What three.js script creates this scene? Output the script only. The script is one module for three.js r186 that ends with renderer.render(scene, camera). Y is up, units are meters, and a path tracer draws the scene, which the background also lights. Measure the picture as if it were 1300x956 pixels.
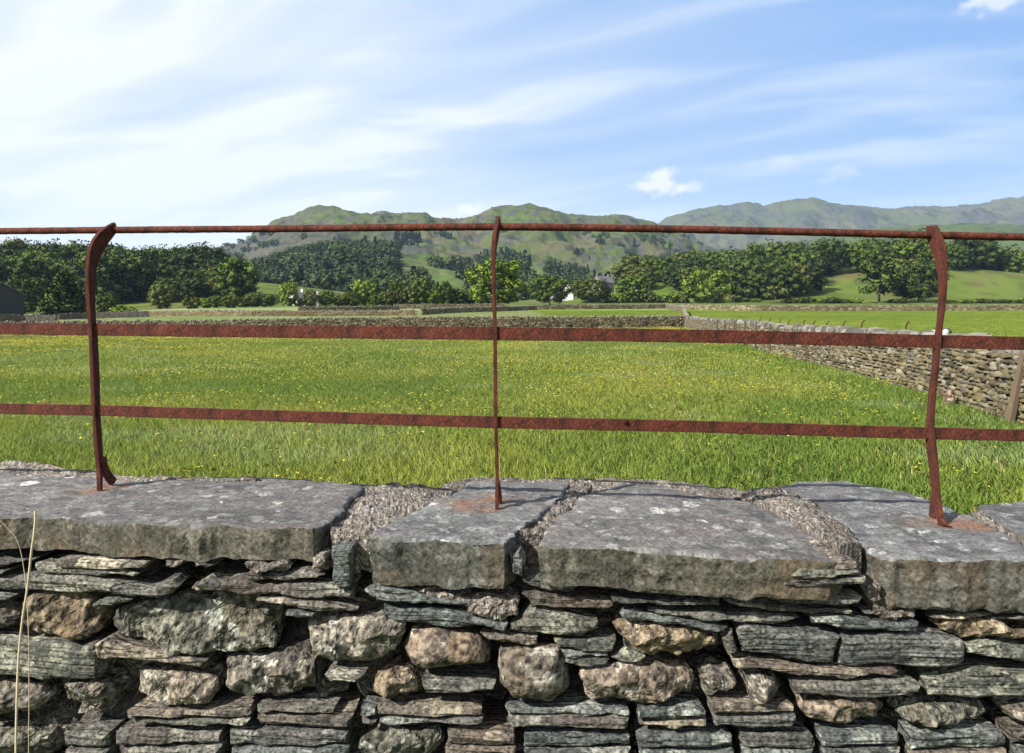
import * as THREE from 'three';
import { mergeGeometries, mergeVertices, toCreasedNormals } from 'three/addons/utils/BufferGeometryUtils.js';
import { MarchingCubes } from 'three/addons/objects/MarchingCubes.js';

// ---------------------------------------------------------------- camera, sky, sun, exposure
const scene = new THREE.Scene();
const EYE = 1.6, F = 867, CX = 650, CY = 433, HOR = 396;
const PITCH = Math.atan((CY - HOR) / F);
const camera = new THREE.PerspectiveCamera(2 * Math.atan(CY / F) * 180 / Math.PI, 1300 / 866, 0.1, 14000);
camera.position.set(0, EYE, 0);
camera.rotation.x = -PITCH;
camera.setViewOffset(1300, 866, 0, 0, 1300, 956);

const renderer = new THREE.WebGLRenderer({ antialias: true });
renderer.toneMapping = THREE.LinearToneMapping;
renderer.toneMappingExposure = 2.4;
renderer.shadowMap.enabled = true;

// noise ------------------------------------------------------------
const { lerp, clamp } = THREE.MathUtils;
const sstep = (a, b, x) => { const t = clamp((x - a) / (b - a), 0, 1); return t * t * (3 - 2 * t); };
function rng(seed) { let s = (seed * 2654435761) >>> 0; return () => { s = (s + 0x6d2b79f5) | 0; let t = Math.imul(s ^ (s >>> 15), 1 | s); t = (t + Math.imul(t ^ (t >>> 7), 61 | t)) ^ t; return ((t ^ (t >>> 14)) >>> 0) / 4294967296; }; }
const TAB = new Float32Array(65536); { const r = rng(5); for (let i = 0; i < 65536; i++) TAB[i] = r(); }
function h3(x, y, z) { let h = Math.imul(x, 73856093) ^ Math.imul(y, 19349663) ^ Math.imul(z | 0, 83492791); h ^= h >>> 15; return TAB[(Math.imul(h, 0x2c1b3c6d) >>> 9) & 65535]; }
function n3(x, y, z) {
  const i = Math.floor(x), j = Math.floor(y), k = Math.floor(z); let u = x - i, v = y - j, w = z - k;
  u = u * u * (3 - 2 * u); v = v * v * (3 - 2 * v); w = w * w * (3 - 2 * w);
  const a0 = h3(i, j, k), a1 = h3(i + 1, j, k), a2 = h3(i, j + 1, k), a3 = h3(i + 1, j + 1, k), b0 = h3(i, j, k + 1), b1 = h3(i + 1, j, k + 1), b2 = h3(i, j + 1, k + 1), b3 = h3(i + 1, j + 1, k + 1);
  const p = a0 + (a1 - a0) * u, q = a2 + (a3 - a2) * u, r = b0 + (b1 - b0) * u, s = b2 + (b3 - b2) * u, m = p + (q - p) * v, n = r + (s - r) * v;
  return (m + (n - m) * w) * 2 - 1;
}
function n2(x, y, s) { const i = Math.floor(x), j = Math.floor(y); let u = x - i, v = y - j; u = u * u * (3 - 2 * u); v = v * v * (3 - 2 * v); const a = h3(i, j, s), b = h3(i + 1, j, s), c = h3(i, j + 1, s), d = h3(i + 1, j + 1, s), p = a + (b - a) * u, q = c + (d - c) * u; return (p + (q - p) * v) * 2 - 1; }
function fb2(x, y, s, o = 4) { let r = 0, a = 0.5; for (let i = 0; i < o; i++) { r += a * n2(x, y, s + i * 17); x = x * 2.03 + 7.1; y = y * 2.03 + 3.7; a *= 0.5; } return r; }
function fbm3(x, y, z, o = 4) { let s = 0, a = 0.5; for (let i = 0; i < o; i++) { s += a * n3(x, y, z); x = x * 2.03 + 7.1; y = y * 2.03 + 3.7; z = z * 2.03 + 1.3; a *= 0.5; } return s; }
function n2p(x, y, px, py, s = 0) {   // repeats after px, py cells
  const i = Math.floor(x), j = Math.floor(y); let u = x - i, v = y - j;
  u = u * u * (3 - 2 * u); v = v * v * (3 - 2 * v);
  const i0 = i % px, i1 = (i + 1) % px, j0 = j % py, j1 = (j + 1) % py, a = h3(i0, j0, s), b = h3(i1, j0, s), c = h3(i0, j1, s), d = h3(i1, j1, s), p = a + (b - a) * u, q = c + (d - c) * u;
  return (p + (q - p) * v) * 2 - 1;
}
function fbp(u, v, fx, fy, o, s = 0) { let r = 0, a = 0.5; for (let k = 0; k < o; k++) { r += a * n2p(u * fx, v * fy, fx, fy, s + k); fx *= 2; fy *= 2; a *= 0.55; } return r; }
function cellp(u, v, f, s = 0) {   // distance to the nearest of scattered points, repeating; and that point's own number
  const x = u * f, y = v * f, i = Math.floor(x), j = Math.floor(y); let best = 9, id = 0;
  for (let a = -1; a <= 1; a++) for (let b = -1; b <= 1; b++) {
    const ci = (((i + a) % f) + f) % f, cj = (((j + b) % f) + f) % f;
    const dx = i + a + h3(ci, cj, s) - x, dy = j + b + h3(ci, cj, s + 91) - y, d = dx * dx + dy * dy;
    if (d < best) { best = d; id = h3(ci, cj, s + 47); }
  }
  return [Math.sqrt(best), id];
}

// the sky: blue air, a thin veil of cirrus that thickens towards the sun's side, three small cumulus
const SUN = new THREE.Vector3(-1.53, 1.43, 1).normalize();
{
  const W = 2048, H = 1024, data = new Float32Array(W * H * 4);
  const puffs = [[592, 266, 0.016, 0.95], [836, 235, 0.030, 0.8], [870, 237, 0.016, 0.5], [1245, 3, 0.035, 0.65], [990, 210, 0.02, 0.25], [1062, 222, 0.02, 0.25]].map(([px, py, r, k]) => {
    const v = new THREE.Vector3((px - CX) / F, (HOR - py) / F, -1).normalize(); return [v, r, k];
  });
  for (let row = 0; row < H; row++) {
    const up = ((row + 0.5) / H - 0.5) * Math.PI, y = Math.sin(up), c = Math.cos(up);
    for (let col = 0; col < W; col++) {
      const a = ((col + 0.5) / W - 0.5) * 2 * Math.PI, x = Math.cos(a) * c, z = Math.sin(a) * c, o = (row * W + col) * 4;
      const e = Math.max(y, 0), cs = x * SUN.x + y * SUN.y + z * SUN.z;
      // clear air
      const k = Math.pow(1 - e, 4.2);
      let r = lerp(0.115, 0.62, k), g = lerp(0.33, 0.80, k), b = lerp(0.79, 0.96, k);
      const side = sstep(-0.75, 0.9, cs);
      r += side * 0.05; g += side * 0.05; b += side * 0.04;
      // cirrus on a high sheet
      const q = 1 / (e + 0.10), sx = x * q, sz = z * q, ca = 0.91, sa = -0.41;
      const wx = sx * ca - sz * sa, wz = sx * sa + sz * ca;
      const warp = fb2(wx * 0.5, wz * 0.8, 31, 4) * 1.0;
      const streak = fb2(wx * 1.0 + warp, wz * 3.2 + warp * 1.5, 97, 6), broad = fb2(wx * 0.22 + 4, wz * 0.4, 55, 3);
      const cover = sstep(-1.08, 0.05, -x * 0.95 + z * 0.42);
      let veil = clamp(cover * (0.82 + broad * 0.5 + streak * 0.5), 0, 0.97) + clamp(streak * 0.9 + broad * 0.5 + 0.02, 0, 0.5) * 0.7;
      veil = clamp(veil, 0, 0.96);
      const cr = 0.86 + side * 0.12, cg = 0.92 + side * 0.07, cb = 0.98 + side * 0.02;
      r = lerp(r, cr, veil); g = lerp(g, cg, veil); b = lerp(b, cb, veil);
      for (const [v, rad, kk] of puffs) {
        const d = x * v.x + y * v.y + z * v.z;
        if (d < 0.99) continue;
        const across = Math.hypot((x - v.x) * 0.75, (y - v.y) * 1.7, z - v.z) / rad;
        const m = sstep(1.05, 0.4, across + fbm3(x * 90, y * 130, z * 90, 5) * 1.2) * kk;
        r = lerp(r, 0.98, m); g = lerp(g, 0.985, m); b = lerp(b, 1.0, m);
      }
      if (y < 0) { const t = sstep(0, -0.12, y); r = lerp(r, 0.16, t); g = lerp(g, 0.2, t); b = lerp(b, 0.12, t); }
      data[o] = r * 0.45; data[o + 1] = g * 0.45; data[o + 2] = b * 0.45; data[o + 3] = 1;
    }
  }
  const sky = new THREE.DataTexture(data, W, H, THREE.RGBAFormat, THREE.FloatType);
  sky.mapping = THREE.EquirectangularReflectionMapping; sky.magFilter = THREE.LinearFilter; sky.needsUpdate = true;
  scene.background = sky; scene.environment = sky;
}
const sun = new THREE.DirectionalLight(new THREE.Color(1.0, 0.955, 0.88), 5.0);
sun.position.copy(SUN).multiplyScalar(400); sun.target.position.set(0, 0, 0);
sun.castShadow = true; sun.shadow.mapSize.set(4096, 4096);
Object.assign(sun.shadow.camera, { left: -120, right: 120, top: 120, bottom: -120, near: 1, far: 1200 });
scene.add(sun, sun.target);
scene.fog = new THREE.FogExp2(new THREE.Color(0.50, 0.72, 1.0), 6e-5);

// ---------------------------------------------------------------- from photograph pixels to places
const cp = Math.cos(PITCH), sp = Math.sin(PITCH);
function ray(px, py) { const x = (px - CX) / F, y = (CY - py) / F; return new THREE.Vector3(x, y * cp - sp, -cp - y * sp); }
function P(px, py, d) { const r = ray(px, py); return r.multiplyScalar(d / -r.z).add(camera.position); }          // at forward distance d
function G(px, py, y) { const r = ray(px, py); return r.multiplyScalar((y - EYE) / r.y).add(camera.position); }      // on the level y
function toPixel(p) { const x = p.x, y = p.y - EYE, z = p.z, zc = -z * cp - y * sp, yc = y * cp - z * sp; return [CX + F * x / zc, CY - F * yc / zc]; }

// ---------------------------------------------------------------- naming
const taken = new Map();
function numbered(name) { const n = taken.get(name) ?? 0; taken.set(name, n + 1); return n ? name + '_' + String(n).padStart(3, '0') : name; }
function tag(o, label, category, group, kind) { if (label) o.userData.label = label; if (category) o.userData.category = category; if (group) o.userData.group = group; if (kind) o.userData.kind = kind; return o; }
function thing(name, label, category, pos = [0, 0, 0], group) { const g = new THREE.Group(); g.name = numbered(name); g.position.set(...pos); scene.add(g); return tag(g, label, category, group); }
function part(name, geo, mat, parent, kind) { const m = new THREE.Mesh(geo, mat); m.name = name; m.castShadow = m.receiveShadow = true; parent.add(m); if (kind) m.userData.kind = kind; return m; }
function setting(name, geo, mat) { const m = new THREE.Mesh(geo, mat); m.name = numbered(name); m.userData.kind = 'structure'; m.castShadow = m.receiveShadow = true; scene.add(m); return m; }
function scatter(name, geo, mat, mats, parent, colors) {
  const im = new THREE.InstancedMesh(geo, mat, mats.length); im.name = parent ? name : numbered(name);
  mats.forEach((m, i) => im.setMatrixAt(i, m)); if (colors) colors.forEach((c, i) => im.setColorAt(i, c));
  im.castShadow = im.receiveShadow = true; im.userData.kind = 'stuff'; (parent ?? scene).add(im); return im;
}

// ---------------------------------------------------------------- textures (uv in metres unless said)
const enc = (c) => { c = clamp(c, 0, 1); return 255 * (c <= 0.0031308 ? 12.92 * c : 1.055 * Math.pow(c, 1 / 2.4) - 0.055); };
function colorTex(w, h, f) {   // f gives linear base colours
  const d = new Uint8Array(w * h * 4);
  for (let j = 0; j < h; j++) for (let i = 0; i < w; i++) { const c = f((i + 0.5) / w, (j + 0.5) / h), o = (j * w + i) * 4; d[o] = enc(c[0]); d[o + 1] = enc(c[1]); d[o + 2] = enc(c[2]); d[o + 3] = 255; }
  const t = new THREE.DataTexture(d, w, h, THREE.RGBAFormat); t.colorSpace = THREE.SRGBColorSpace; return finish(t);
}
function bumpTex(w, h, f) {
  const d = new Uint8Array(w * h * 4);
  for (let j = 0; j < h; j++) for (let i = 0; i < w; i++) { const c = clamp(f((i + 0.5) / w, (j + 0.5) / h), 0, 1) * 255, o = (j * w + i) * 4; d[o] = d[o + 1] = d[o + 2] = c; d[o + 3] = 255; }
  return finish(new THREE.DataTexture(d, w, h, THREE.RGBAFormat));
}
function finish(t) { t.wrapS = t.wrapT = THREE.RepeatWrapping; t.magFilter = THREE.LinearFilter; t.minFilter = THREE.LinearFilter; t.needsUpdate = true; return t; }
const mix3 = (a, b, t) => [lerp(a[0], b[0], t), lerp(a[1], b[1], t), lerp(a[2], b[2], t)];
const S = (map, bumpMap, bumpScale, color = [1, 1, 1], rough = 0.95) => new THREE.MeshPhysicalMaterial({ specularIntensity: 0.4, map, bumpMap, bumpScale, color: new THREE.Color(...color), roughness: rough, side: THREE.DoubleSide });

// cleaved slate edge: thin layers along u
const slateC = colorTex(1024, 1024, (u, v) => {
  const w = v + fbp(u, v, 4, 4, 3, 19) * 0.012, n = fbp(u, v, 6, 14, 4, 11), l = fbp(u, w, 4, 150, 3, 23), f = fbp(u, v, 160, 200, 2, 31), li = fbp(u, v, 14, 18, 5, 77);
  let c = mix3([0.034, 0.035, 0.033], [0.088, 0.085, 0.075], clamp(0.5 + n * 0.95 + l * 0.6, 0, 1));
  c = mix3(c, [0.062, 0.046, 0.042], clamp(fbp(u, v, 5, 8, 3, 5) * 1.6, 0, 0.6));
  c = mix3(c, [0.155, 0.15, 0.125], sstep(0.2, 0.34, li) * 0.75);
  const k = 1 + f * 1.5; return c.map((x) => x * k);
});
const slateB = bumpTex(1024, 1024, (u, v) => { const w = v + fbp(u, v, 4, 4, 3, 19) * 0.012; return 0.5 + fbp(u, w, 4, 120, 3, 23) * 0.6 + fbp(u, v, 60, 90, 4, 8) * 0.35; });
// quarried slab edge: fine slanting marks, lichen specks
const sideC = colorTex(1024, 1024, (u, v) => {
  const n = fbp(u, v, 7, 9, 3, 41), q = fbp(u, v, 16, 16, 3, 45) * 0.02, d = fbp(u + v + q, v - q, 150, 30, 3, 43), f = fbp(u, v, 170, 170, 2, 47), sp = fbp(u, v, 34, 34, 4, 53);
  let c = mix3([0.036, 0.035, 0.027], [0.080, 0.077, 0.060], clamp(0.5 + n * 0.45 + d * 0.5, 0, 1));
  c = mix3(c, [0.13, 0.127, 0.105], sstep(0.24, 0.4, sp) * 0.5);
  c = mix3(c, [0.085, 0.060, 0.034], sstep(0.12, 0.4, fbp(u, v, 5, 7, 4, 59)) * 0.45);
  const k = 1 + f * 0.8; return c.map((x) => x * k);
});
const sideB = bumpTex(1024, 1024, (u, v) => 0.5 + fbp(u + v + fbp(u, v, 16, 16, 3, 45) * 0.02, v, 120, 30, 3, 43) * 0.35 + fbp(u, v, 70, 70, 4, 61) * 0.35 + fbp(u, v, 14, 20, 3, 63) * 0.4);
// weathered field stone: tan and grey with crusts of lichen
const rockC = colorTex(1024, 1024, (u, v) => {
  const n = fbp(u, v, 8, 8, 4, 71), g = fbp(u, v, 90, 90, 3, 73), w = fbp(u, v, 18, 18, 5, 79), o = fbp(u, v, 12, 12, 4, 83), k2 = fbp(u, v, 50, 50, 3, 89);
  let c = mix3([0.058, 0.052, 0.043], [0.165, 0.146, 0.115], clamp(0.5 + n * 1.2 + g * 0.4, 0, 1));
  c = mix3(c, [0.125, 0.095, 0.06], sstep(0.18, 0.4, o) * 0.45);
  c = mix3(c, [0.03, 0.03, 0.028], sstep(0.2, 0.34, k2) * 0.6);
  c = mix3(c, [0.30, 0.285, 0.245], sstep(0.24, 0.33, w) * 0.75);
  const k = 1 + g * 1.4; return c.map((x) => x * k);
});
const rockB = bumpTex(1024, 1024, (u, v) => 0.5 + fbp(u, v, 30, 30, 5, 87) * 0.75);
// mortar: pebbly aggregate
const mortC = colorTex(1024, 1024, (u, v) => {
  const [d, id] = cellp(u, v, 80, 3), [d2, id2] = cellp(u, v, 170, 9), n = fbp(u, v, 8, 8, 4, 93);
  let c = [0.115, 0.10, 0.085];
  if (d2 < 0.4) c = id2 < 0.5 ? [0.06, 0.053, 0.045] : id2 < 0.8 ? [0.17, 0.148, 0.123] : [0.21, 0.195, 0.175];
  if (d < 0.34) c = id < 0.4 ? [0.05, 0.046, 0.043] : id < 0.78 ? [0.18, 0.145, 0.115] : [0.25, 0.23, 0.2];
  const k = 0.95 + n * 0.6; return c.map((x) => x * k);
});
const mortB = bumpTex(1024, 1024, (u, v) => { const [d] = cellp(u, v, 80, 3), [d2] = cellp(u, v, 170, 9); return 0.75 - Math.min(d * 0.9, 0.6) * 0.7 - Math.min(d2, 0.6) * 0.4 + fbp(u, v, 12, 12, 3, 4) * 0.2; });
// rust
const rustC = colorTex(512, 512, (u, v) => {
  const n = fbp(u, v, 6, 6, 4, 101), f = fbp(u, v, 50, 40, 4, 103), d = fbp(u, v, 26, 26, 4, 107);
  let c = mix3([0.048, 0.0145, 0.010], [0.112, 0.031, 0.018], clamp(0.5 + n * 1.0 + f * 1.1, 0, 1));
  c = mix3(c, [0.026, 0.013, 0.010], sstep(0.12, 0.36, d) * 0.7);
  c = mix3(c, [0.17, 0.062, 0.03], sstep(0.26, 0.45, fbp(u, v, 60, 60, 3, 109)) * 0.6);
  return c;
});
const rustB = bumpTex(512, 512, (u, v) => 0.5 + fbp(u, v, 60, 44, 4, 113) * 0.8);
const M = {
  slate: ['slate', [1.15, 1.14, 1.1]], slateBlue: ['slate', [1.05, 1.16, 1.2]], slateBrown: ['slate', [1.2, 1.06, 0.95]], slatePale: ['slate', [1.75, 1.6, 1.45]], slateGreen: ['slate', [1.08, 1.11, 1.02]], slateCool: ['slate', [1.08, 1.12, 1.14]],
};
for (const k of Object.keys(M)) M[k] = S(slateC, slateB, 0.007, M[k][1]);
Object.assign(M, {
  side: S(sideC, sideB, 0.007, [1.08, 1.03, 1.02]), sideGrey: S(sideC, sideB, 0.007, [1.02, 1.04, 1.14]), sideCool: S(sideC, sideB, 0.006, [1.0, 0.99, 1.06]),
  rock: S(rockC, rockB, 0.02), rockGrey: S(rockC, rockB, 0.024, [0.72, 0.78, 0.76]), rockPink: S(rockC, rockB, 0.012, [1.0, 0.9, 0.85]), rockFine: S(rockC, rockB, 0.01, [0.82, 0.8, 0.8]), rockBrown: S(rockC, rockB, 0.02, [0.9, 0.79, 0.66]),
  mortar: S(mortC, mortB, 0.008), soil: new THREE.MeshStandardMaterial({ color: new THREE.Color(0.12, 0.103, 0.08), roughness: 1, side: THREE.DoubleSide }),
  rust: S(rustC, rustB, 0.0011, [0.7, 0.64, 0.64], 0.9), stem: new THREE.MeshStandardMaterial({ color: new THREE.Color(0.42, 0.35, 0.22), roughness: 0.8 }),
});

// ---------------------------------------------------------------- terrain
const field = { rise: 0.02 };
const bumpsT = [   // x, forward distance, radii, height, of the wooded banks
  [-215, 345, 95, 75, 13], [-120, 330, 70, 60, 6], [-320, 330, 90, 90, 14],
  [175, 400, 90, 85, 14], [265, 385, 95, 70, 14], [85, 420, 60, 60, 11], [40, 330, 16, 16, 2.2],
];
function Hf(x, d) {   // height of the valley floor
  const t = x / Math.max(d, 1), f = 0.42 + 0.58 * sstep(-0.68, -0.40, t);
  let h = d <= 60 ? 0 : (sstep(60, 110, d) * 0.5 + 0.5) * field.rise * f * (Math.min(d, 380) - 60);
  if (d > 200) for (const [bx, bz, rx, rz, k] of bumpsT) { const q = ((x - bx) / rx) ** 2 + ((d - bz) / rz) ** 2; if (q < 9) h += k * Math.exp(-q * 1.1); }
  h -= 0.3 * sstep(-6, -34, x) * sstep(22, 52, d) * sstep(140, 80, d);
  if (d > 3) h += fbm3(x * 0.12, d * 0.12, 2.2, 3) * 0.07 * sstep(3, 14, d);
  return h;
}
function T(px, py) {   // ray to the valley floor
  const r = ray(px, py), k = -1 / r.z; let last = 3;
  for (let d = 3; d < 900; d *= 1.004) { if (EYE + r.y * k * d < Hf(r.x * k * d, d)) { let a = last, b = d; for (let i = 0; i < 20; i++) { const m = (a + b) / 2; if (EYE + r.y * k * m < Hf(r.x * k * m, m)) b = m; else a = m; } return new THREE.Vector3(r.x * k * b, Hf(r.x * k * b, b), -b); } last = d; }
  return new THREE.Vector3(r.x * k * 900, Hf(r.x * k * 900, 900), -900);
}
// plan of the walls (x, forward distance)
const RIGHT = [[4.85, -1], [5.85, 3.2], [7.58, 10.2], [8.2, 13.3], [8.7, 16.5], [9.78, 23.1], [11.5, 33.8], [16.6, 65]];
const BACK = [[-70, 47], [-40, 50], [-20, 54], [0, 59], [16.6, 65]];
const along = (line, x) => { for (let i = 1; i < line.length; i++) if (x <= line[i][0]) return lerp(line[i - 1][1], line[i][1], (x - line[i - 1][0]) / (line[i][0] - line[i - 1][0])); return 1e9; };
const inMeadow = (x, d) => { if (d > along(BACK, x) - 0.35) return false; for (let i = 1; i < RIGHT.length; i++) if (d <= RIGHT[i][1]) return x < lerp(RIGHT[i - 1][0], RIGHT[i][0], (d - RIGHT[i - 1][1]) / (RIGHT[i][1] - RIGHT[i - 1][1])) - 0.3; return false; };
{
  const rings = [], pos = [], col = [], idx = [], NA = 360;
  for (let d = 0.6; d < 5200; d *= d < 90 ? 1.035 : d < 700 ? 1.022 : 1.1) rings.push(d);
  const push = (x, d) => {
    const y = Hf(x, d), r = Math.hypot(x, d); pos.push(x, y, -d);
    const n = fbm3(x * 0.5, d * 0.5, 1, 4), m = fbm3(x * 0.06, d * 0.04, 5, 4), s = fbm3(x * 0.9, d * 0.25, 8, 3);
    let c;
    if (d > 0 && inMeadow(x, d)) c = mix3([0.0275, 0.0468, 0.0077], [0.0468, 0.0688, 0.0110], clamp(0.5 + n + m, 0, 1));
    else if (x > 5 && d < 170 && d > 0) c = mix3([0.082, 0.122, 0.010], [0.115, 0.15, 0.017], clamp(0.5 + m * 1.3 + s * 0.6 + n * 0.5, 0, 1));
    else if (r < 230) c = mix3([0.13, 0.165, 0.055], [0.165, 0.195, 0.08], clamp(0.5 + m * 1.4 + n * 0.4, 0, 1));
    else { c = mix3([0.056, 0.088, 0.011], [0.085, 0.108, 0.02], clamp(0.5 + m * 1.5 + n * 0.4, 0, 1)); c = mix3(c, [0.088, 0.072, 0.038], sstep(0.1, 0.3, fbm3(x * 0.05, d * 0.08, 17, 4)) * 0.7); c = mix3(c, [0.03, 0.05, 0.012], sstep(0.18, 0.3, fbm3(x * 0.11, d * 0.16, 23, 3)) * 0.6); }
    col.push(...c);
  };
  push(0, 0.01);
  for (const r of rings) for (let a = 0; a < NA; a++) { const t = a / NA; const th = (t < 0.7 ? lerp(-0.85, 0.85, t / 0.7) : lerp(0.85, 2 * Math.PI - 0.85, (t - 0.7) / 0.3)); push(Math.sin(th) * r, Math.cos(th) * r); }
  for (let a = 0; a < NA; a++) idx.push(0, 1 + (a + 1) % NA, 1 + a);
  for (let k = 0; k + 1 < rings.length; k++) for (let a = 0; a < NA; a++) { const b = (a + 1) % NA, p = 1 + k * NA, q = p + NA; idx.push(p + a, p + b, q + a, p + b, q + b, q + a); }
  const g = new THREE.BufferGeometry(); g.setAttribute('position', new THREE.Float32BufferAttribute(pos, 3)); g.setAttribute('color', new THREE.Float32BufferAttribute(col, 3)); g.setIndex(idx); g.computeVertexNormals();
  setting('field', g, new THREE.MeshPhysicalMaterial({ specularIntensity: 0.2, vertexColors: true, roughness: 1, side: THREE.DoubleSide }));
}

// ---------------------------------------------------------------- shaped stones
function roughPoly(pts, step, amp, seed) {
  const out = [], n = pts.length;
  for (let i = 0; i < n; i++) {
    const a = pts[i], b = pts[(i + 1) % n], L = Math.hypot(b[0] - a[0], b[1] - a[1]), m = Math.max(1, Math.round(L / step)), nx = (b[1] - a[1]) / L, ny = -(b[0] - a[0]) / L;
    for (let k = 0; k < m; k++) { const t = k / m, x = lerp(a[0], b[0], t), y = lerp(a[1], b[1], t), o = fbm3(x * 22, y * 22, seed, 4) * amp * 2; out.push([x + nx * o, y + ny * o]); }
  }
  return out;
}
// A stone from the outline of its face: a grid of faces inside the outline, rounded to the edge, with sides running back. Face is group 0, sides group 1.
function stoneGeo(poly, o) {
  const { cell = 0.006, depth = 0.15, round = 0.012, bulge = 0.01, amp = 0.004, freq = 25, strata = 0, seed = 1, tilt = [0, 0], taper = 0.1, crease = 0.6, uvBox = false, uvScale = 1 } = o;
  let x0 = 1e9, y0 = 1e9, x1 = -1e9, y1 = -1e9; for (const [x, y] of poly) { x0 = Math.min(x0, x); x1 = Math.max(x1, x); y0 = Math.min(y0, y); y1 = Math.max(y1, y); }
  const nx = Math.ceil((x1 - x0) / cell) + 1, ny = Math.ceil((y1 - y0) / cell) + 1, sx = (x1 - x0) / (nx - 1), sy = (y1 - y0) / (ny - 1);
  const gx0 = x0 - sx * 0.5, gy0 = y0 - sy * 0.5, NX = nx + 1, NY = ny + 1, ins = new Uint8Array(NX * NY), dist = new Float32Array(NX * NY), near = new Float32Array(NX * NY * 2);
  for (let j = 0; j < NY; j++) for (let i = 0; i < NX; i++) {
    const x = gx0 + i * sx, y = gy0 + j * sy; let best = 1e9, bx = 0, by = 0, inside = false;
    for (let k = 0, l = poly.length - 1; k < poly.length; l = k++) {
      const a = poly[l], b = poly[k], dx = b[0] - a[0], dy = b[1] - a[1], t = clamp(((x - a[0]) * dx + (y - a[1]) * dy) / (dx * dx + dy * dy + 1e-12), 0, 1), qx = a[0] + dx * t, qy = a[1] + dy * t, d = (x - qx) ** 2 + (y - qy) ** 2;
      if (d < best) { best = d; bx = qx; by = qy; }
      if ((b[1] > y) !== (a[1] > y) && x < (a[0] - b[0]) * (y - b[1]) / (a[1] - b[1]) + b[0]) inside = !inside;
    }
    const q = j * NX + i; ins[q] = inside ? 1 : 0; dist[q] = inside ? Math.sqrt(best) : 0; near[q * 2] = inside ? x : bx; near[q * 2 + 1] = inside ? y : by;
  }
  const R = Math.min(x1 - x0, y1 - y0) * 0.5, id = new Int32Array(NX * NY).fill(-1), pos = [], idx = [], edge = new Map(), cx = (x0 + x1) / 2, cy = (y0 + y1) / 2, r0 = rng(seed * 7 + 3), ou = r0(), ov = r0();
  const uv = [], cuts = []; for (let k = 0; k < (o.cuts ?? 0); k++) cuts.push([lerp(x0, x1, r0()), lerp(y0, y1, r0()), (r0() - 0.5) * o.steep * Math.min(1, 1.5 * bulge / (x1 - x0)) * 2, (r0() - 0.5) * o.steep * Math.min(1, 1.5 * bulge / (y1 - y0)) * 2, bulge * (0.45 + 0.7 * r0())]);
  const uvOf = (x, y) => uvBox ? [(x - x0) / (x1 - x0), (y - y0) / (y1 - y0)] : [(x + ou) * uvScale, (y + ov) * uvScale];
  const vert = (q) => {
    if (id[q] >= 0) return id[q];
    const x = near[q * 2], y = near[q * 2 + 1], d = dist[q], rd = round * (uvBox ? 0.3 + 1.1 * clamp(0.3 + fbm3(x * 14 + seed, y * 14, seed, 3) * 1.8, 0, 1) : 1), t = Math.min(d / rd, 1), b = 1 - Math.min(d / R, 1);
    let zb = bulge * (1 - b * b); for (const c of cuts) zb = Math.min(zb, c[4] + c[2] * (x - c[0]) + c[3] * (y - c[1]));
    const z = zb - rd * (1 - Math.sqrt(Math.max(0, 1 - (1 - t) ** 2))) + tilt[0] * (x - cx) + tilt[1] * (y - cy);
    id[q] = pos.length / 3; pos.push(x, y, z); uv.push(...(uvBox ? uvOf(x, y) : uvOf(x + z * 0.75, y + z * 0.9))); return id[q];
  };
  const tri = (a, b, c) => { if (a === b || b === c || a === c) return; idx.push(a, b, c); for (const [p, q] of [[a, b], [b, c], [c, a]]) { const k = p * 1e6 + q, r = q * 1e6 + p; if (edge.has(r)) edge.delete(r); else edge.set(k, [p, q]); } };
  for (let j = 0; j + 1 < NY; j++) for (let i = 0; i + 1 < NX; i++) {
    const q = j * NX + i; if (!(ins[q] || ins[q + 1] || ins[q + NX] || ins[q + NX + 1])) continue;
    const a = vert(q), b = vert(q + 1), c = vert(q + NX + 1), d = vert(q + NX); tri(a, b, c); tri(a, c, d);
  }
  const nFace = idx.length, steps = Math.max(2, Math.ceil(depth / (cell * 1.6))), col = new Map();
  const side = (p, k) => {
    if (k === 0 && !uvBox) { /* own copy so that uv can differ */ }
    const key = p * 64 + k; if (col.has(key)) return col.get(key);
    const t = k / steps, s = 1 - taper * t, n = pos.length / 3;
    pos.push(cx + (pos[p * 3] - cx) * s, cy + (pos[p * 3 + 1] - cy) * s, pos[p * 3 + 2] - t * depth); uv.push(uvBox ? pos[p * 3] + pos[p * 3 + 1] * 0.7 + ou : (pos[p * 3] + (pos[p * 3 + 2] - t * depth) * 0.75 + ou) * uvScale, uvBox ? pos[p * 3 + 2] - t * depth + ov : (pos[p * 3 + 1] + (pos[p * 3 + 2] - t * depth) * 0.9 + ov) * uvScale); col.set(key, n); return n;
  };
  for (const [p, q] of edge.values()) for (let k = 0; k < Math.min(steps, 63); k++) { const a = side(p, k), b = side(q, k), c = side(q, k + 1), d = side(p, k + 1); idx.push(b, a, d, b, d, c); }
  for (let i = 0; i < pos.length; i += 3) {
    const x = pos[i], y = pos[i + 1], z = pos[i + 2], f = freq, s = seed * 3.17;
    const e1 = fbm3(x * f + s, y * f, z * f, 4), e2 = fbm3(x * f, y * f + s, z * f + 9, 4), e3 = fbm3(x * f + 5, y * f + 3, z * f + s, 4), ridg = 1 - 2 * Math.abs(fbm3(x * f * 0.5 + s, y * f * 0.5, z * f * 0.5 + 2, 3));
    pos[i] += e1 * amp * 1.2; pos[i + 1] += e2 * amp * 1.2; pos[i + 2] += (e3 * 1.6 + (ridg - 0.55) * 0.9) * amp;
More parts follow.
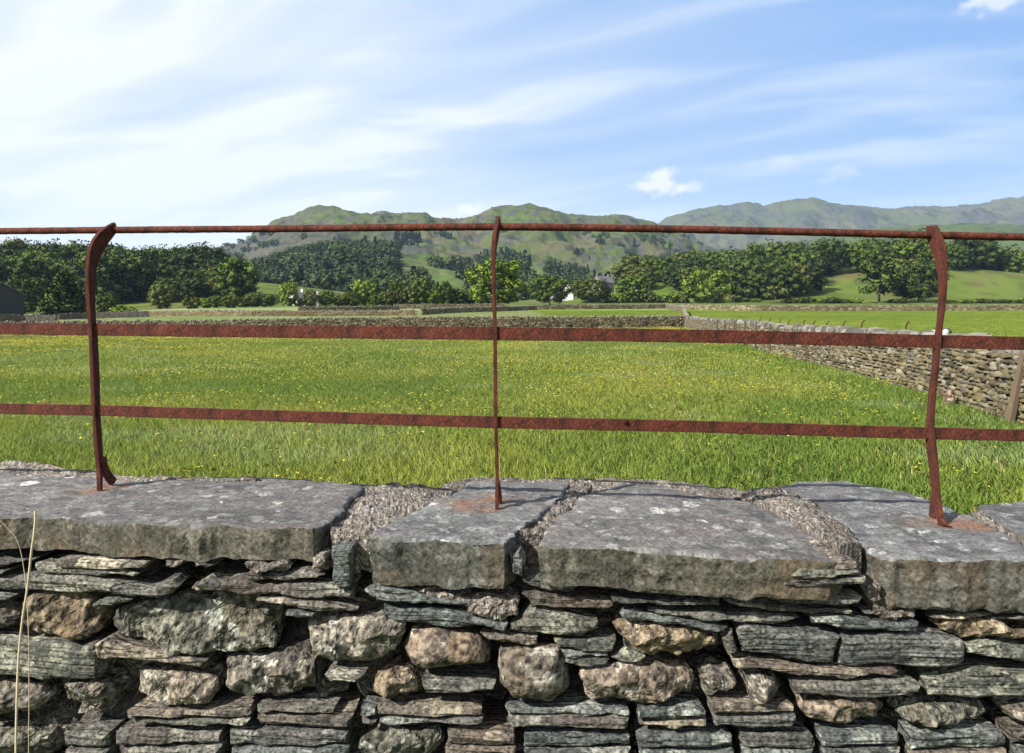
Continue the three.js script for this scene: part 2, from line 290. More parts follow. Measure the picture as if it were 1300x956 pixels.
    if (strata) { const l = n3(x * 3, (o.layers === 'z' ? z : y) * 130 + n3(x * 9, y * 9, s) * 1.5, s) * strata; if (o.layers === 'z') { const dx = x - cx, dy = y - cy, L = Math.hypot(dx, dy) || 1; pos[i] += dx / L * l; pos[i + 1] += dy / L * l; } else pos[i + 2] += l; }
  }
  let g = new THREE.BufferGeometry(); g.setAttribute('position', new THREE.Float32BufferAttribute(pos, 3)); g.setAttribute('uv', new THREE.Float32BufferAttribute(uv, 2)); g.setIndex(idx);
  g.addGroup(0, nFace, 0); g.addGroup(nFace, idx.length - nFace, 1);
  const groups = g.groups.slice(); g = toCreasedNormals(g, crease); g.clearGroups(); for (const k of groups) g.addGroup(k.start, k.count, k.materialIndex);
  const gp = g.attributes.position, gu = g.attributes.uv, A = new THREE.Vector3(), B = new THREE.Vector3(), Cc = new THREE.Vector3();
  for (let i = uvBox ? nFace : 0; i < gp.count; i += 3) {   // each face takes its texture along the axis it looks to
    A.fromBufferAttribute(gp, i); B.fromBufferAttribute(gp, i + 1).sub(A); Cc.fromBufferAttribute(gp, i + 2).sub(A); B.cross(Cc); const ax = Math.abs(B.x), ay = Math.abs(B.y), az = Math.abs(B.z);
    for (let k = i; k < i + 3; k++) { const x = gp.getX(k), y = gp.getY(k), z = gp.getZ(k); if (uvBox) ay >= ax ? gu.setXY(k, x + ou, z + ov) : gu.setXY(k, y + ou, z + ov); else if (az >= ax * 0.8 && az >= ay * 0.8) gu.setXY(k, (x + ou) * uvScale, (y + ov) * uvScale); else if (ay > ax) gu.setXY(k, (x + ou) * uvScale, (z + ov) * uvScale); else gu.setXY(k, (z + ou) * uvScale, (y + ov) * uvScale); }
  }
  return g;
}

// ---------------------------------------------------------------- the near wall: coping slabs, mortar, stones
const wall = thing('stone_wall', 'near dry stone wall of slate and field stones topped with thick grey coping slabs', 'wall', [0, 0, -1.85]);
const toWall = (v) => v.sub(wall.position);
const ZF = [[-200, 1.78], [-60, 1.72], [150, 1.655], [550, 1.578], [800, 1.548], [1200, 1.528], [1360, 1.525], [1600, 1.52]];
const zf = (px) => { for (let i = 1; i < ZF.length; i++) if (px <= ZF[i][0]) return lerp(ZF[i - 1][1], ZF[i][1], (px - ZF[i - 1][0]) / (ZF[i][0] - ZF[i - 1][0])); return 1.52; };
const LEVEL = { s1: EYE - 0.520, s2: EYE - 0.529, s3: EYE - 0.531, s4: EYE - 0.556, s5: EYE - 0.54 };

// top faces: slate cleaved flat, blue-grey with purple, lichen discs and rust run-off where the posts stand
function slabTop(seed, box, marks, rusts, tint = [1, 1, 1]) {   // box: x0, x1, d0, d1 in metres
  const [x0, x1, d0, d1] = box, w = Math.min(1100, Math.round((x1 - x0) * 1100)), h = Math.min(700, Math.round((d1 - d0) * 1100));
  return colorTex(w, h, (u, v) => {
    const x = lerp(x0, x1, u) + 20, d = lerp(d0, d1, v) + 20;
    const n = fb2(x * 7, d * 9, seed, 4), st = fb2(x * 16 + d * 6, d * 60, seed + 4, 4), f = fb2(x * 190, d * 190, seed + 2, 3), p = fb2(x * 9, d * 22, seed + 8, 3), li = fb2(x * 30, d * 40, seed + 5, 4);
    let c = mix3([0.062, 0.062, 0.060], [0.118, 0.116, 0.110], clamp(0.5 + n * 0.75 + st * 0.55, 0, 1));
    c = mix3(c, [0.078, 0.064, 0.068], clamp(p * 1.5, 0, 0.55));
    c = mix3(c, [0.042, 0.043, 0.04], sstep(0.15, 0.45, fb2(x * 12, d * 16, seed + 11, 4)) * 0.65);
    c = mix3(c, [0.155, 0.157, 0.15], sstep(0.16, 0.4, li) * 0.6);
    for (const [mx, md, rx, rd, k, tone] of marks) {
      const qx = (x - 20 - mx) / rx, qd = (d - 20 - md) / rd; if (qx > 1.8 || qx < -1.8 || qd > 1.8 || qd < -1.8) continue; let q = Math.sqrt(qx * qx + qd * qd);
      q += fb2(x * 60, d * 60, seed + 99, 3) * 0.55;
      if (q < 1.2) c = mix3(c, tone ?? [0.25, 0.25, 0.24], sstep(1.05, 0.8, q) * k * (0.75 + f * 0.6));
    }
    for (const [mx, md, r] of rusts) {
      let q = Math.hypot((x - 20 - mx) / (r * 1.35), (d - 20 - md) / (r * 0.82)); if (q > 2) continue;
      q += fb2(x * 14, d * 14, seed + 31, 4) * 0.75;
      c = mix3(c, [0.115, 0.075, 0.053], sstep(1.1, 0.1, q) * 0.75); c = mix3(c, [0.165, 0.08, 0.045], sstep(0.45, 0.05, q + fb2(x * 60, d * 60, seed + 33, 3) * 0.4) * 0.55);
    }
    const k = 1 + f * 0.8; return [c[0] * k * tint[0] * 1.04, c[1] * k * tint[1] * 1.01, c[2] * k * tint[2] * 0.98];
  });
}
const topB = bumpTex(1024, 1024, (u, v) => 0.5 + fbp(u, v, 44, 60, 4, 131) * 0.6 + sstep(0.1, 0.14, fbp(u, v, 4, 7, 4, 137)) * 0.12);
function slab(px, level, thick, opt) {
  const lv = (x) => level + (opt.slope ?? 0) * (x - px[0][0]), w = px.map(([x, y]) => G(x, y, lv(x))), cx = w.reduce((a, p) => a + p.x, 0) / w.length, cd = w.reduce((a, p) => a - p.z, 0) / w.length;
  let poly = w.map((p) => [p.x - cx, -p.z - cd]); if (THREE.ShapeUtils.area(poly.map((p) => new THREE.Vector2(...p))) < 0) poly.reverse();
  poly = roughPoly(poly, 0.008, opt.edge ?? 0.009, opt.seed);
  const xs = poly.map((p) => p[0]), ds = poly.map((p) => p[1]), box = [Math.min(...xs) + cx, Math.max(...xs) + cx, Math.min(...ds) + cd, Math.max(...ds) + cd];
  const pm = px.reduce((a, p) => a + p[0], 0) / px.length, slopeX = (opt.slope ?? 0) * F / cd; level = lv(pm);
  const g = stoneGeo(poly, { cell: 0.0065, depth: thick, round: opt.round ?? 0.007, bulge: 0.004, amp: 0.0042, freq: 24, strata: opt.strata ?? 0.004, layers: 'z', seed: opt.seed, taper: opt.taper ?? 0.03, uvBox: true, crease: 0.7, tilt: [slopeX, 0] });
  g.rotateX(-Math.PI / 2);
  const marks = (opt.marks ?? []).map(([x, y, rx, ry, k = 0.8, tone]) => { const p = G(x, y, level), q = G(x + rx, y, level), r = G(x, y - ry, level); return [p.x, -p.z, q.x - p.x, p.z - r.z, k, tone]; });
  { const r = rng(opt.seed * 13); for (let i = 0; i < 70; i++) { const q = 0.003 + 0.014 * r() * r(); marks.push([lerp(box[0], box[1], r()), lerp(box[2], box[3], r()), q * (1 + r() * 0.5), q * 1.2, 0.35 + r() * 0.5, r() < 0.15 ? [0.3, 0.29, 0.25] : r() < 0.3 ? [0.05, 0.052, 0.05] : undefined]); } }
  const rusts = (opt.rusts ?? []).map(([x, y, r]) => { const p = G(x, y, level); return [p.x, -p.z, r]; });
  const tex = slabTop(opt.seed, box, marks, rusts, opt.tint), bm = topB.clone(); bm.repeat.set(box[1] - box[0], box[3] - box[2]); bm.needsUpdate = true;
  const m = part('coping_slab', g, [S(tex, bm, 0.004, [1, 1, 1], 0.85), opt.side ?? M.side], wall);
  m.position.copy(toWall(new THREE.Vector3(cx, level, -cd))); m.userData.label = opt.label; return m;
}
slab([[-150, 640], [-60, 652], [0, 657], [68, 657], [135, 663], [221, 667], [300, 668], [389, 669], [396, 672], [420, 660], [434, 651], [448, 630], [462, 616], [430, 612], [385, 608], [300, 607], [247, 608], [180, 608], [118, 606], [59, 605], [0, 600], [-150, 588]], LEVEL.s1, 0.078,
  { seed: 3, label: 'long grey coping slab with pale lichen spots and a rust stain', side: M.side, rusts: [[128, 620, 0.085]], tint: [1, 1, 1.02], taper: 0.0,
    marks: [[38, 614, 11, 3, 1, [0.42, 0.42, 0.41]], [90, 607, 6, 1.6, 1, [0.42, 0.42, 0.41]], [8, 616, 7, 2], [46, 634, 10, 2.4, 0.6], [64, 626, 9, 2.4, 0.5], [116, 654, 13, 3, 0.6], [168, 618, 12, 2.6, 0.55], [192, 626, 4, 1.2, 1, [0.3, 0.28, 0.2]], [264, 631, 10, 2.2, 0.7], [286, 632, 6, 2, 0.7], [335, 629, 9, 3, 0.6], [390, 620, 7, 2.2, 0.7], [405, 631, 8, 2.2, 0.5], [354, 641, 5, 1.6, 1, [0.28, 0.28, 0.15]], [282, 639, 2, 0.8, 1, [0.45, 0.45, 0.44]], [326, 625, 2, 0.8, 1, [0.45, 0.45, 0.44]]] });
slab([[600, 612], [660, 612], [723, 613], [719, 621], [708, 632], [690, 650], [665, 671], [641, 690], [600, 688], [540, 685], [466, 684], [474, 675], [520, 651], [576, 625]], LEVEL.s2, 0.108,
  { seed: 7, label: 'narrow coping slab with a straight face and an orange rust stain', side: M.sideGrey, rusts: [[620, 637, 0.13], [634, 646, 0.06]], tint: [0.98, 1.02, 1.06], marks: [[548, 640, 8, 2, 0.9, [0.4, 0.4, 0.39]], [545, 668, 7, 2, 0.5], [598, 672, 8, 2, 0.4], [650, 655, 5, 1.4, 0.5], [500, 672, 4, 1, 0.7]] });
slab([[744, 625], [787, 614], [831, 614], [861, 622], [930, 630], [960, 639], [1010, 664], [1052, 689], [1074, 703], [1058, 713], [1030, 712], [985, 710], [900, 705], [801, 697], [740, 694], [682, 691], [688, 679], [697, 667], [724, 644]], LEVEL.s3, 0.09,
  { seed: 13, slope: -0.027 / 330, label: 'broad coping slab with pale lichen discs and a flaking corner', side: M.side, tint: [1.02, 1.02, 1.02], taper: 0.02, marks: [[784, 651, 11, 3.4, 0.9], [835, 651, 12, 3.4, 0.9], [855, 649, 9, 2.6, 0.8], [876, 639, 11, 3.4, 0.9], [738, 638, 6, 1.6, 0.5], [910, 670, 9, 3, 0.6], [960, 672, 9, 2.6, 0.5], [990, 690, 12, 3, 0.5], [845, 678, 8, 2, 0.5], [760, 680, 8, 2, 0.4], [720, 672, 9, 2.4, 0.4], [941, 660, 7, 2, 0.6]] });
slab([[989, 615], [1044, 610], [1088, 613], [1134, 622], [1168, 630], [1198, 640], [1221, 650], [1252, 666], [1300, 689], [1370, 716], [1300, 713], [1235, 710], [1134, 708], [1116, 705], [1098, 694], [1074, 674], [1034, 644], [994, 624]], LEVEL.s4, 0.118,
  { seed: 19, label: 'coping slab with a tall dark front face and a rust stain', side: M.sideCool, rusts: [[1198, 664, 0.10], [1240, 668, 0.08]], tint: [0.96, 1.0, 1.05], marks: [[1058, 658, 9, 3, 0.7], [1104, 669, 9, 2.4, 0.9], [1154, 673, 8, 2.8, 0.9], [1172, 677, 9, 2.2, 0.9], [1196, 689, 11, 2.4, 0.9], [1128, 690, 8, 2.4, 0.6], [1182, 700, 3, 1, 0.9], [1080, 632, 8, 1.6, 0.4], [1120, 648, 8, 1.6, 0.4], [1270, 700, 9, 2, 0.5]] });
slab([[1238, 641], [1300, 636], [1420, 634], [1480, 690], [1400, 712], [1340, 702], [1300, 684], [1270, 664]], LEVEL.s5, 0.1, { seed: 23, label: 'coping slab beyond the pebbly mortar joint beside the twisted post', side: M.sideCool, tint: [0.85, 0.88, 0.92], marks: [[1275, 652, 8, 1.6, 0.7]] });

// mortar joints: pebbly strips between two edges given in pixels
function strip(left, right, level, seed, name = 'mortar', mat = M.mortar, dome = 0.006, sink = 0.09) {
  const NV = 46, NU = 26, pos = [], uv = [], idx = [];
  const on = (line, t) => { const k = t * (line.length - 1), i = Math.min(line.length - 2, Math.floor(k)), f = k - i; const p = G(lerp(line[i][0], line[i + 1][0], f), lerp(line[i][1], line[i + 1][1], f), level + (line[i][2] ?? 0) * (1 - f) + (line[i + 1][2] ?? 0) * f); return p; };
  for (let j = -2; j <= NV + 2; j++) { const tj = clamp(j / NV, 0, 1), dj = j < 0 ? -j : Math.max(0, j - NV), a = on(left, tj), b = on(right, tj);
    for (let i = -2; i <= NU + 2; i++) { const t = clamp(i / NU, 0, 1), p = a.clone().lerp(b, t), di = i < 0 ? -i : Math.max(0, i - NU), k = Math.max(di, dj); p.y -= sink * k / 2; if (k === 0) p.y += dome * Math.sin(Math.PI * t); p.y += fbm3(p.x * 60, p.z * 60, seed, 4) * 0.014 + fbm3(p.x * 14, p.z * 14, seed, 2) * 0.01; if (k) { p.x += fbm3(p.x * 40, p.y * 40, seed + 3, 3) * 0.012; p.z += fbm3(p.y * 40, p.x * 40, seed + 7, 3) * 0.012; } p.sub(wall.position); pos.push(p.x, p.y, p.z); uv.push(p.x, p.z + p.y); } }
  const Wd = NU + 5; for (let j = 0; j < NV + 4; j++) for (let i = 0; i < Wd - 1; i++) { const a = j * Wd + i; idx.push(a, a + 1, a + Wd, a + 1, a + Wd + 1, a + Wd); }
  const g = new THREE.BufferGeometry(); g.setAttribute('position', new THREE.Float32BufferAttribute(pos, 3)); g.setAttribute('uv', new THREE.Float32BufferAttribute(uv, 2)); g.setIndex(idx); g.computeVertexNormals();
  return part(name, g, mat, wall);
}
strip([[440, 614], [444, 630], [428, 652], [416, 664], [420, 677]], [[580, 622], [574, 630], [536, 648], [494, 668], [476, 679]], LEVEL.s1 - 0.018, 1);
strip([[716, 612], [712, 626], [690, 650], [666, 668], [652, 680]], [[752, 618], [748, 626], [726, 646], [708, 662], [696, 678]], LEVEL.s2 - 0.012, 2);
strip([[955, 630], [975, 643], [1010, 662], [1048, 686], [1066, 698]], [[990, 622], [1012, 628], [1040, 645], [1076, 670], [1094, 690]], LEVEL.s3 - 0.012, 3);
strip([[1232, 650], [1256, 666], [1290, 684], [1330, 702]], [[1252, 648], [1280, 664], [1310, 682], [1350, 700]], LEVEL.s4 + 0.004, 4);
strip([[-160, 606], [-40, 606], [0, 607], [59, 610], [118, 611], [180, 613], [260, 613], [330, 612]], [[-160, 574], [-40, 580], [0, 585], [60, 590], [110, 598], [170, 604], [230, 607], [330, 606]], LEVEL.s1 - 0.002, 5, 'mortar', M.mortar, 0.004);
strip([[560, 632], [600, 620], [730, 620], [760, 622], [850, 624], [950, 634], [1000, 630]], [[560, 618], [600, 606], [730, 608], [760, 608], [850, 610], [950, 622], [1000, 616]], LEVEL.s2 - 0.13, 6, 'mortar', M.mortar, 0.003, 0.2);

// stones of the face, outlines in pixels
let stoneSeed = 100;
function stone(pts, kind, mat, opt = {}) {
  stoneSeed++;
  const r = rng(stoneSeed), cx = pts.reduce((a, p) => a + p[0], 0) / pts.length, cy = pts.reduce((a, p) => a + p[1], 0) / pts.length, back = opt.back ?? 0.012 * r();
  const O = P(cx, cy, zf(cx) + back), A = P(cx - 20, cy, zf(cx - 20) + back), B = P(cx + 20, cy, zf(cx + 20) + back), yaw = Math.atan2(A.z - B.z, B.x - A.x), c = Math.cos(yaw), s = Math.sin(yaw);
  let poly = pts.map(([x, y]) => { const p = P(x, y, zf(x) + back).sub(O); return [p.x * c - p.z * s, p.y]; });
  if (THREE.ShapeUtils.area(poly.map((p) => new THREE.Vector2(...p))) < 0) poly.reverse();
  const K = {
    slate: { cell: 0.005, round: 0.006, bulge: 0.010, amp: 0.0032, cuts: 7, steep: 0.25, freq: 20, strata: 0.004, edge: 0.004, depth: 0.16, tl: 0.10 },
    flat: { cell: 0.006, round: 0.007, bulge: 0.010, amp: 0.0028, cuts: 6, steep: 0.18, freq: 14, strata: 0.002, edge: 0.004, depth: 0.16, tl: 0.05 },
    rock: { cell: 0.0045, round: 0.024, bulge: 0.045, amp: 0.011, freq: 26, cuts: 16, steep: 1.1, edge: 0.008, depth: 0.14, tl: 0.15 },
    smooth: { cell: 0.006, round: 0.028, bulge: 0.035, amp: 0.004, freq: 14, edge: 0.004, depth: 0.14, tl: 0.1 },
    mortar: { cell: 0.004, round: 0.012, bulge: 0.008, amp: 0.012, freq: 40, edge: 0.006, depth: 0.1, tl: 0.1 },
  }[kind];
  poly = roughPoly(poly, 0.008, K.edge, stoneSeed);
  const g = stoneGeo(poly, { ...K, ...opt, seed: stoneSeed, tilt: opt.tilt ?? [(r() - 0.5) * K.tl, (r() - 0.35) * K.tl * 1.4], taper: 0.12, crease: kind === 'smooth' ? 1.2 : 0.42 });
  const m = part(kind === 'mortar' ? 'mortar_lump' : 'stone', g, mat, wall); m.position.copy(toWall(O.clone())); m.rotation.y = yaw; return m;
}
const FACE = [
  // under the long slab
  ['slate', 'slateCool', [[-40, 712], [0, 712], [38, 712], [38, 715], [0, 719], [-40, 720]]], ['slate', 'slate', [[-20, 723], [0, 723], [11, 724], [4, 729], [-20, 730]]],
  ['slate', 'slatePale', [[70, 711], [120, 712], [187, 715], [181, 722], [123, 721.5], [73, 718]]], ['slate', 'slate', [[44, 715], [71, 719], [123, 722.5], [184, 727], [169, 733], [124, 729.5], [75, 729.5], [48, 723]]],
  ['slate', 'slate', [[-60, 735], [0, 733], [53, 729.5], [107, 731], [148, 738], [171, 743], [196, 745], [213, 735], [223, 735], [232, 741], [224, 752], [205, 757], [142, 752.5], [71, 751.5], [0, 751.5], [-60, 753]]],
  ['rock', 'rockBrown', [[18, 796], [23, 782], [27, 766], [39, 756], [71, 755], [107, 758.5], [118, 766], [123, 780], [123, 800], [114, 812], [92, 819], [71, 814], [39, 807.5], [23, 805]]],
  ['slate', 'slateGreen', [[117, 767.5], [128, 761], [151, 759.5], [167, 762], [142, 771], [124, 776.5]]],
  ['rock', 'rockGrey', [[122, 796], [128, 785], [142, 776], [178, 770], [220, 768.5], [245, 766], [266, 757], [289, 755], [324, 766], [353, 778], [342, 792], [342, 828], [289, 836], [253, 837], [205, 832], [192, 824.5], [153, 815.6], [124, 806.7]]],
  ['flat', 'slateGreen', [[-60, 805], [0, 808], [36, 814], [69, 817], [96, 823], [117, 819], [125, 831], [123, 862], [100, 864], [60, 863], [0, 858], [-60, 856]]],
  ['slate', 'slateBrown', [[121, 817], [139, 810], [151, 816.5], [192, 827], [220, 834], [262, 838.7], [253, 849], [200, 842], [187, 840.5], [124.5, 832.5]]],
  ['rock', 'rock', [[158, 866], [165, 851], [176, 856], [220, 859], [268, 864], [274, 882], [260, 896], [190, 898], [160, 888]]],
  ['slate', 'slateCool', [[-30, 757], [0, 757], [13, 758], [7, 763], [-30, 764]]], ['rock', 'rockFine', [[-50, 772], [-10, 768], [8, 784], [6, 798], [-50, 802]]],
  ['slate', 'slate', [[314, 728.5], [351, 727.5], [387, 724], [411, 729], [404, 735.5], [351, 737.5], [314, 735]]],
  ['slate', 'slate', [[244, 743], [259, 736.5], [314, 736], [328, 743], [400, 742], [426, 742], [449, 750], [448, 760], [400, 760], [360, 756], [324, 755], [268, 749]]],
  ['slate', 'slatePale', [[324, 761], [351, 759.5], [378, 762], [400, 764], [426, 766], [454, 772], [450, 776], [420, 777], [413, 776], [369, 771]]],
  ['rock', 'rockPink', [[234, 748], [243, 744.5], [253, 746], [266, 750], [253, 755], [236, 752.5]]],
  ['rock', 'rock', [[381, 796], [390, 790], [400, 793], [412, 788], [440, 788], [480, 787], [500, 793], [510, 800], [504, 828], [484, 840], [440, 850], [412, 848], [395, 838], [386, 818]]],
  ['rock', 'rock', [[275, 843], [325, 841], [378, 834], [396, 844], [399, 862], [396, 884], [370, 894], [300, 892], [281, 884]]],
  ['slate', 'slate', [[411, 858], [426, 853], [462, 858], [450, 867], [418, 867]]],
  ['slate', 'slateCool', [[360, 778], [378, 776], [400, 779], [398, 785], [362, 783]]],
  // under the narrow slab
  ['flat', 'slateBlue', [[421, 694], [447, 694], [446, 712], [443, 746], [430, 747], [423, 736]], { back: -0.005, depth: 0.08 }],
  ['slate', 'slateBlue', [[460, 750], [486, 744], [512, 748], [540, 756], [596, 766], [594, 770], [540, 766], [528, 768], [480, 759]]],
  ['slate', 'slateBlue', [[484, 766], [504, 772], [540, 773], [592, 778], [645, 791], [640, 801], [610, 795], [570, 796], [530, 794], [500, 790], [488, 782]]],
  ['slate', 'slateGreen', [[646, 792], [661, 785], [675, 771], [709, 778], [760, 788], [760, 799], [737, 807], [691, 804], [647, 801]]],
  ['mortar', 'mortar', [[500, 746], [560, 751], [600, 758], [630, 756], [660, 760], [656, 780], [636, 788], [596, 782], [592, 772], [552, 762], [520, 753]]],
  ['smooth', 'rockPink', [[510, 824], [520, 802], [556, 800], [600, 808], [612, 816], [622, 830], [620, 842], [580, 849], [540, 853], [520, 848]]],
  ['slate', 'slateBrown', [[604, 804], [650, 804], [683, 808], [683, 818], [650, 818], [622, 812]]],
  ['rock', 'rockBrown', [[474, 866], [496, 854], [524, 858], [534, 868], [530, 884], [500, 892], [478, 884]]], ['slate', 'slate', [[534, 862], [634, 866], [630, 876], [540, 880]]],
  ['smooth', 'rockFine', [[629, 845], [634, 830], [652, 824], [690, 822], [712, 826], [720, 850], [722, 878], [700, 892], [650, 890], [632, 868]]],
  ['flat', 'slateBlue', [[646, 702], [660, 696], [668, 712], [664, 736], [650, 728]], { back: -0.01, depth: 0.05 }],
  // under the broad slab
  ['slate', 'slateGreen', [[656, 738], [682, 729], [741, 735], [728, 752], [698, 750], [677, 746]]], ['slate', 'slate', [[751, 739], [788, 738], [875, 747], [871, 758], [825, 753], [765, 747]]],
  ['slate', 'slateBrown', [[661, 751], [721, 755.5], [776, 760], [781, 767], [769, 774], [675, 767]]], ['slate', 'slate', [[776, 757], [836, 760.5], [887, 761], [913, 760], [915, 771], [882, 770], [801, 767], [778, 762]]],
  ['slate', 'slate', [[820, 773], [894, 777], [928, 780], [943, 780], [1014, 782], [1020, 786], [992, 792], [925, 790], [894, 787], [836, 780]]],
  ['slate', 'slateBlue', [[788, 780], [797, 775.5], [871, 786], [926, 797], [917, 804], [848, 793], [792, 787]]],
  ['rock', 'rockBrown', [[775, 797], [797, 792], [836, 796], [894, 804], [915, 811], [916, 831], [894, 841], [861, 845], [825, 836], [806, 825], [788, 811]]],
  ['slate', 'slateGreen', [[703, 812], [744, 813], [783, 814], [778, 829], [760, 829], [705, 820]]], ['slate', 'slateBlue', [[711, 824], [741, 828], [772, 832], [770, 835], [718, 833]]], ['slate', 'slateGreen', [[717, 836], [773, 837.5], [771, 845], [717, 843]]],
  ['slate', 'slateGreen', [[774, 836], [795, 821], [820, 837], [795, 842]]],
  ['rock', 'rockPink', [[735, 857], [778, 846], [831, 846], [871, 857], [885, 868], [884, 890], [820, 894], [745, 890]]], ['rock', 'rock', [[890, 864], [905, 855], [928, 856], [940, 866], [940, 884], [900, 890]]],
  ['flat', 'slateGreen', [[918, 811], [931, 801], [938, 829], [926, 833]]],
  ['slate', 'slate', [[960, 755], [1023, 752.5], [1097, 757], [1091, 767], [1045, 769], [1005, 766.5]]], ['slate', 'slateGreen', [[917, 760], [977, 768], [1060, 774], [1112, 780], [1023, 780], [940, 773]]],
  ['slate', 'slateBlue', [[1029, 784], [1066, 784], [1168, 792], [1158, 803], [1100, 800], [1032, 793]]],
  ['flat', 'slateCool', [[937, 801], [946, 793], [1054, 805], [1066, 806], [1058, 845], [943, 831]], { tilt: [0.02, 0.1] }], ['flat', 'slateCool', [[1069, 806], [1174, 804], [1220, 812], [1223, 841], [1201, 849], [1066, 846]], { tilt: [0.03, 0.08] }],
  ['rock', 'rockBrown', [[1174, 796], [1211, 789], [1254, 789], [1300, 799], [1340, 803], [1340, 818], [1300, 814], [1229, 810]], { bulge: 0.012 }],
  ['slate', 'slateGreen', [[1226, 823], [1254, 815], [1300, 822], [1340, 825], [1340, 842], [1300, 840], [1229, 830]]],
  ['slate', 'slateBrown', [[931, 841], [992, 845], [1066, 851], [1149, 852], [1085, 860], [1017, 858], [934, 848]]], ['slate', 'slate', [[1251, 784], [1300, 779], [1340, 779], [1340, 790], [1262, 788]]],
  ['rock', 'rock', [[944, 858], [960, 856], [985, 863], [1000, 880], [985, 894], [950, 890]]], ['slate', 'slateGreen', [[1177, 866], [1242, 852], [1300, 855], [1340, 857], [1340, 882], [1250, 886], [1180, 884]]],
  ['slate', 'slate', [[1005, 868], [1060, 865], [1140, 861], [1170, 867], [1168, 880], [1080, 886], [1010, 884]]],
  // the flaking corner of the broad slab
  ['slate', 'slatePale', [[1022, 714], [1062, 706], [1088, 714], [1090, 722], [1050, 724], [1020, 722]], { back: -0.025, depth: 0.12 }], ['slate', 'slateGreen', [[998, 727], [1020, 720], [1092, 722], [1098, 732], [1060, 735], [1000, 734]], { back: -0.035, depth: 0.14 }], ['slate', 'slate', [[990, 736], [1060, 734], [1100, 733], [1100, 742], [1040, 746], [992, 744]], { back: -0.03, depth: 0.14 }],
  // bedding mortar squeezed out below the slabs
  ['mortar', 'mortar', [[205, 712], [232, 713], [230, 719], [208, 718]]], ['mortar', 'mortar', [[244, 714], [272, 715], [270, 720], [246, 720]]], ['mortar', 'mortar', [[312, 717], [360, 714], [366, 723], [318, 726]]], ['mortar', 'mortar', [[392, 706], [414, 704], [412, 726], [394, 724]]],
  ['mortar', 'mortar', [[1098, 752], [1112, 740], [1122, 772], [1170, 780], [1166, 788], [1112, 784]]], ['slate', 'slatePale', [[1180, 783], [1216, 783], [1260, 777], [1300, 771], [1340, 768], [1340, 772], [1262, 781], [1220, 788]]],
  ['mortar', 'mortar', [[418, 690], [452, 684], [452, 706], [420, 704]], { back: 0.05 }], ['mortar', 'mortar', [[446, 700], [456, 694], [452, 742], [444, 740]], { back: 0.05 }],
];
for (const [kind, mat, pts, opt] of FACE) stone(pts, kind, M[mat], opt);
{ // the courses lower down, and the ends of the wall beyond the frame
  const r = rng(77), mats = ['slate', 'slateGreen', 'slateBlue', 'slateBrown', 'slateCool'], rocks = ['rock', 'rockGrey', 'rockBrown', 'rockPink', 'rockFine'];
  const course = (x0, x1, y0, y1) => { for (let x = x0; x < x1;) { const big = r() < 0.25, w = big ? 70 + r() * 70 : 60 + r() * 110, e = Math.min(x + w, x1), t = y0 + r() * 5, b = y1 - r() * 5, q = () => (r() - 0.5) * 10;
    if (e - x > 25) { if (big) stone([[x + 6, (t + b) / 2], [x + 14, t + 6], [(x + e) / 2, t + q() * 0.3], [e - 14, t + 5], [e - 4, (t + b) / 2 + q()], [e - 16, b - 4], [(x + e) / 2, b], [x + 14, b - 5]], 'rock', M[rocks[Math.floor(r() * 5)]], { cell: 0.008 });
      else { const m = (t + b) / 2 + q() * 0.6; stone([[x + 3, t], [(x + e) / 2, t + q() * 0.3], [e - 4, t + 3], [e - 2, m - 3], [(x + e) / 2, m - 2], [x + 5, m - 2]], 'slate', M[mats[Math.floor(r() * 5)]], { cell: 0.008 }); stone([[x + 5, m + 2], [(x + e) / 2, m + 2], [e - 2, m + 1], [e - 6, b], [x + 8, b - 2]], 'slate', M[mats[Math.floor(r() * 5)]], { cell: 0.008 }); } }
    x = e + 3; } };
  course(-60, 160, 868, 915); course(160, 480, 898, 925); course(474, 640, 893, 925); course(640, 900, 896, 925); course(900, 1360, 890, 925); course(-60, 1360, 928, 972); course(-60, 1360, 975, 1040); course(-60, 1360, 1043, 1120);
  course(-230, -62, 715, 790); course(-230, -62, 793, 870); course(-230, -62, 870, 960); course(1342, 1520, 790, 860); course(1342, 1520, 862, 960);
}
{ // the hearting of small rubble behind the face stones, and the mass of the wall behind that
  const sh = [-230, 150, 550, 800, 1200, 1520].map((px) => P(px, 700, zf(px) + 0.26)), bk = [...sh].reverse().map((p) => new THREE.Vector3(p.x * 1.12, p.y, p.z - 0.24));
  const shape = new THREE.Shape([...sh, ...bk].map((p) => new THREE.Vector2(p.x, -p.z - 1.85))), g = new THREE.ExtrudeGeometry(shape, { depth: 0.93, bevelEnabled: false }); g.rotateX(-Math.PI / 2);
  part('wall_core', g, M.soil, wall);
  const r = rng(88), mats = [[], [], []], q = new THREE.Quaternion(), e = new THREE.Euler(), geo = [0, 1, 2].map((k) => { const b = new THREE.IcosahedronGeometry(1, 1), p = b.attributes.position; for (let i = 0; i < p.count; i++) { const x = p.getX(i), y = p.getY(i), z = p.getZ(i), f = 1 + n3(x * 1.7 + k * 9, y * 1.7, z * 1.7) * 0.35; p.setXYZ(i, x * f, y * f, z * f); } return toCreasedNormals(b, 0.5); });
  for (let i = 0; i < 1500; i++) { const px = -220 + r() * 1720, p = P(px, 700, zf(px) + 0.13 + r() * 0.12), h = 0.03 + r() * 0.9, s = 0.022 + 0.04 * r(); e.set(r() * 0.6, r() * 6, r() * 0.6); mats[i % 3].push(new THREE.Matrix4().compose(new THREE.Vector3(p.x, h, p.z).sub(wall.position), q.setFromEuler(e), new THREE.Vector3(s * 1.5, s * 0.7, s))); }
  geo.forEach((gm, k) => scatter('hearting', gm, [M.rock, M.slate, M.rockGrey][k], mats[k], wall));
}

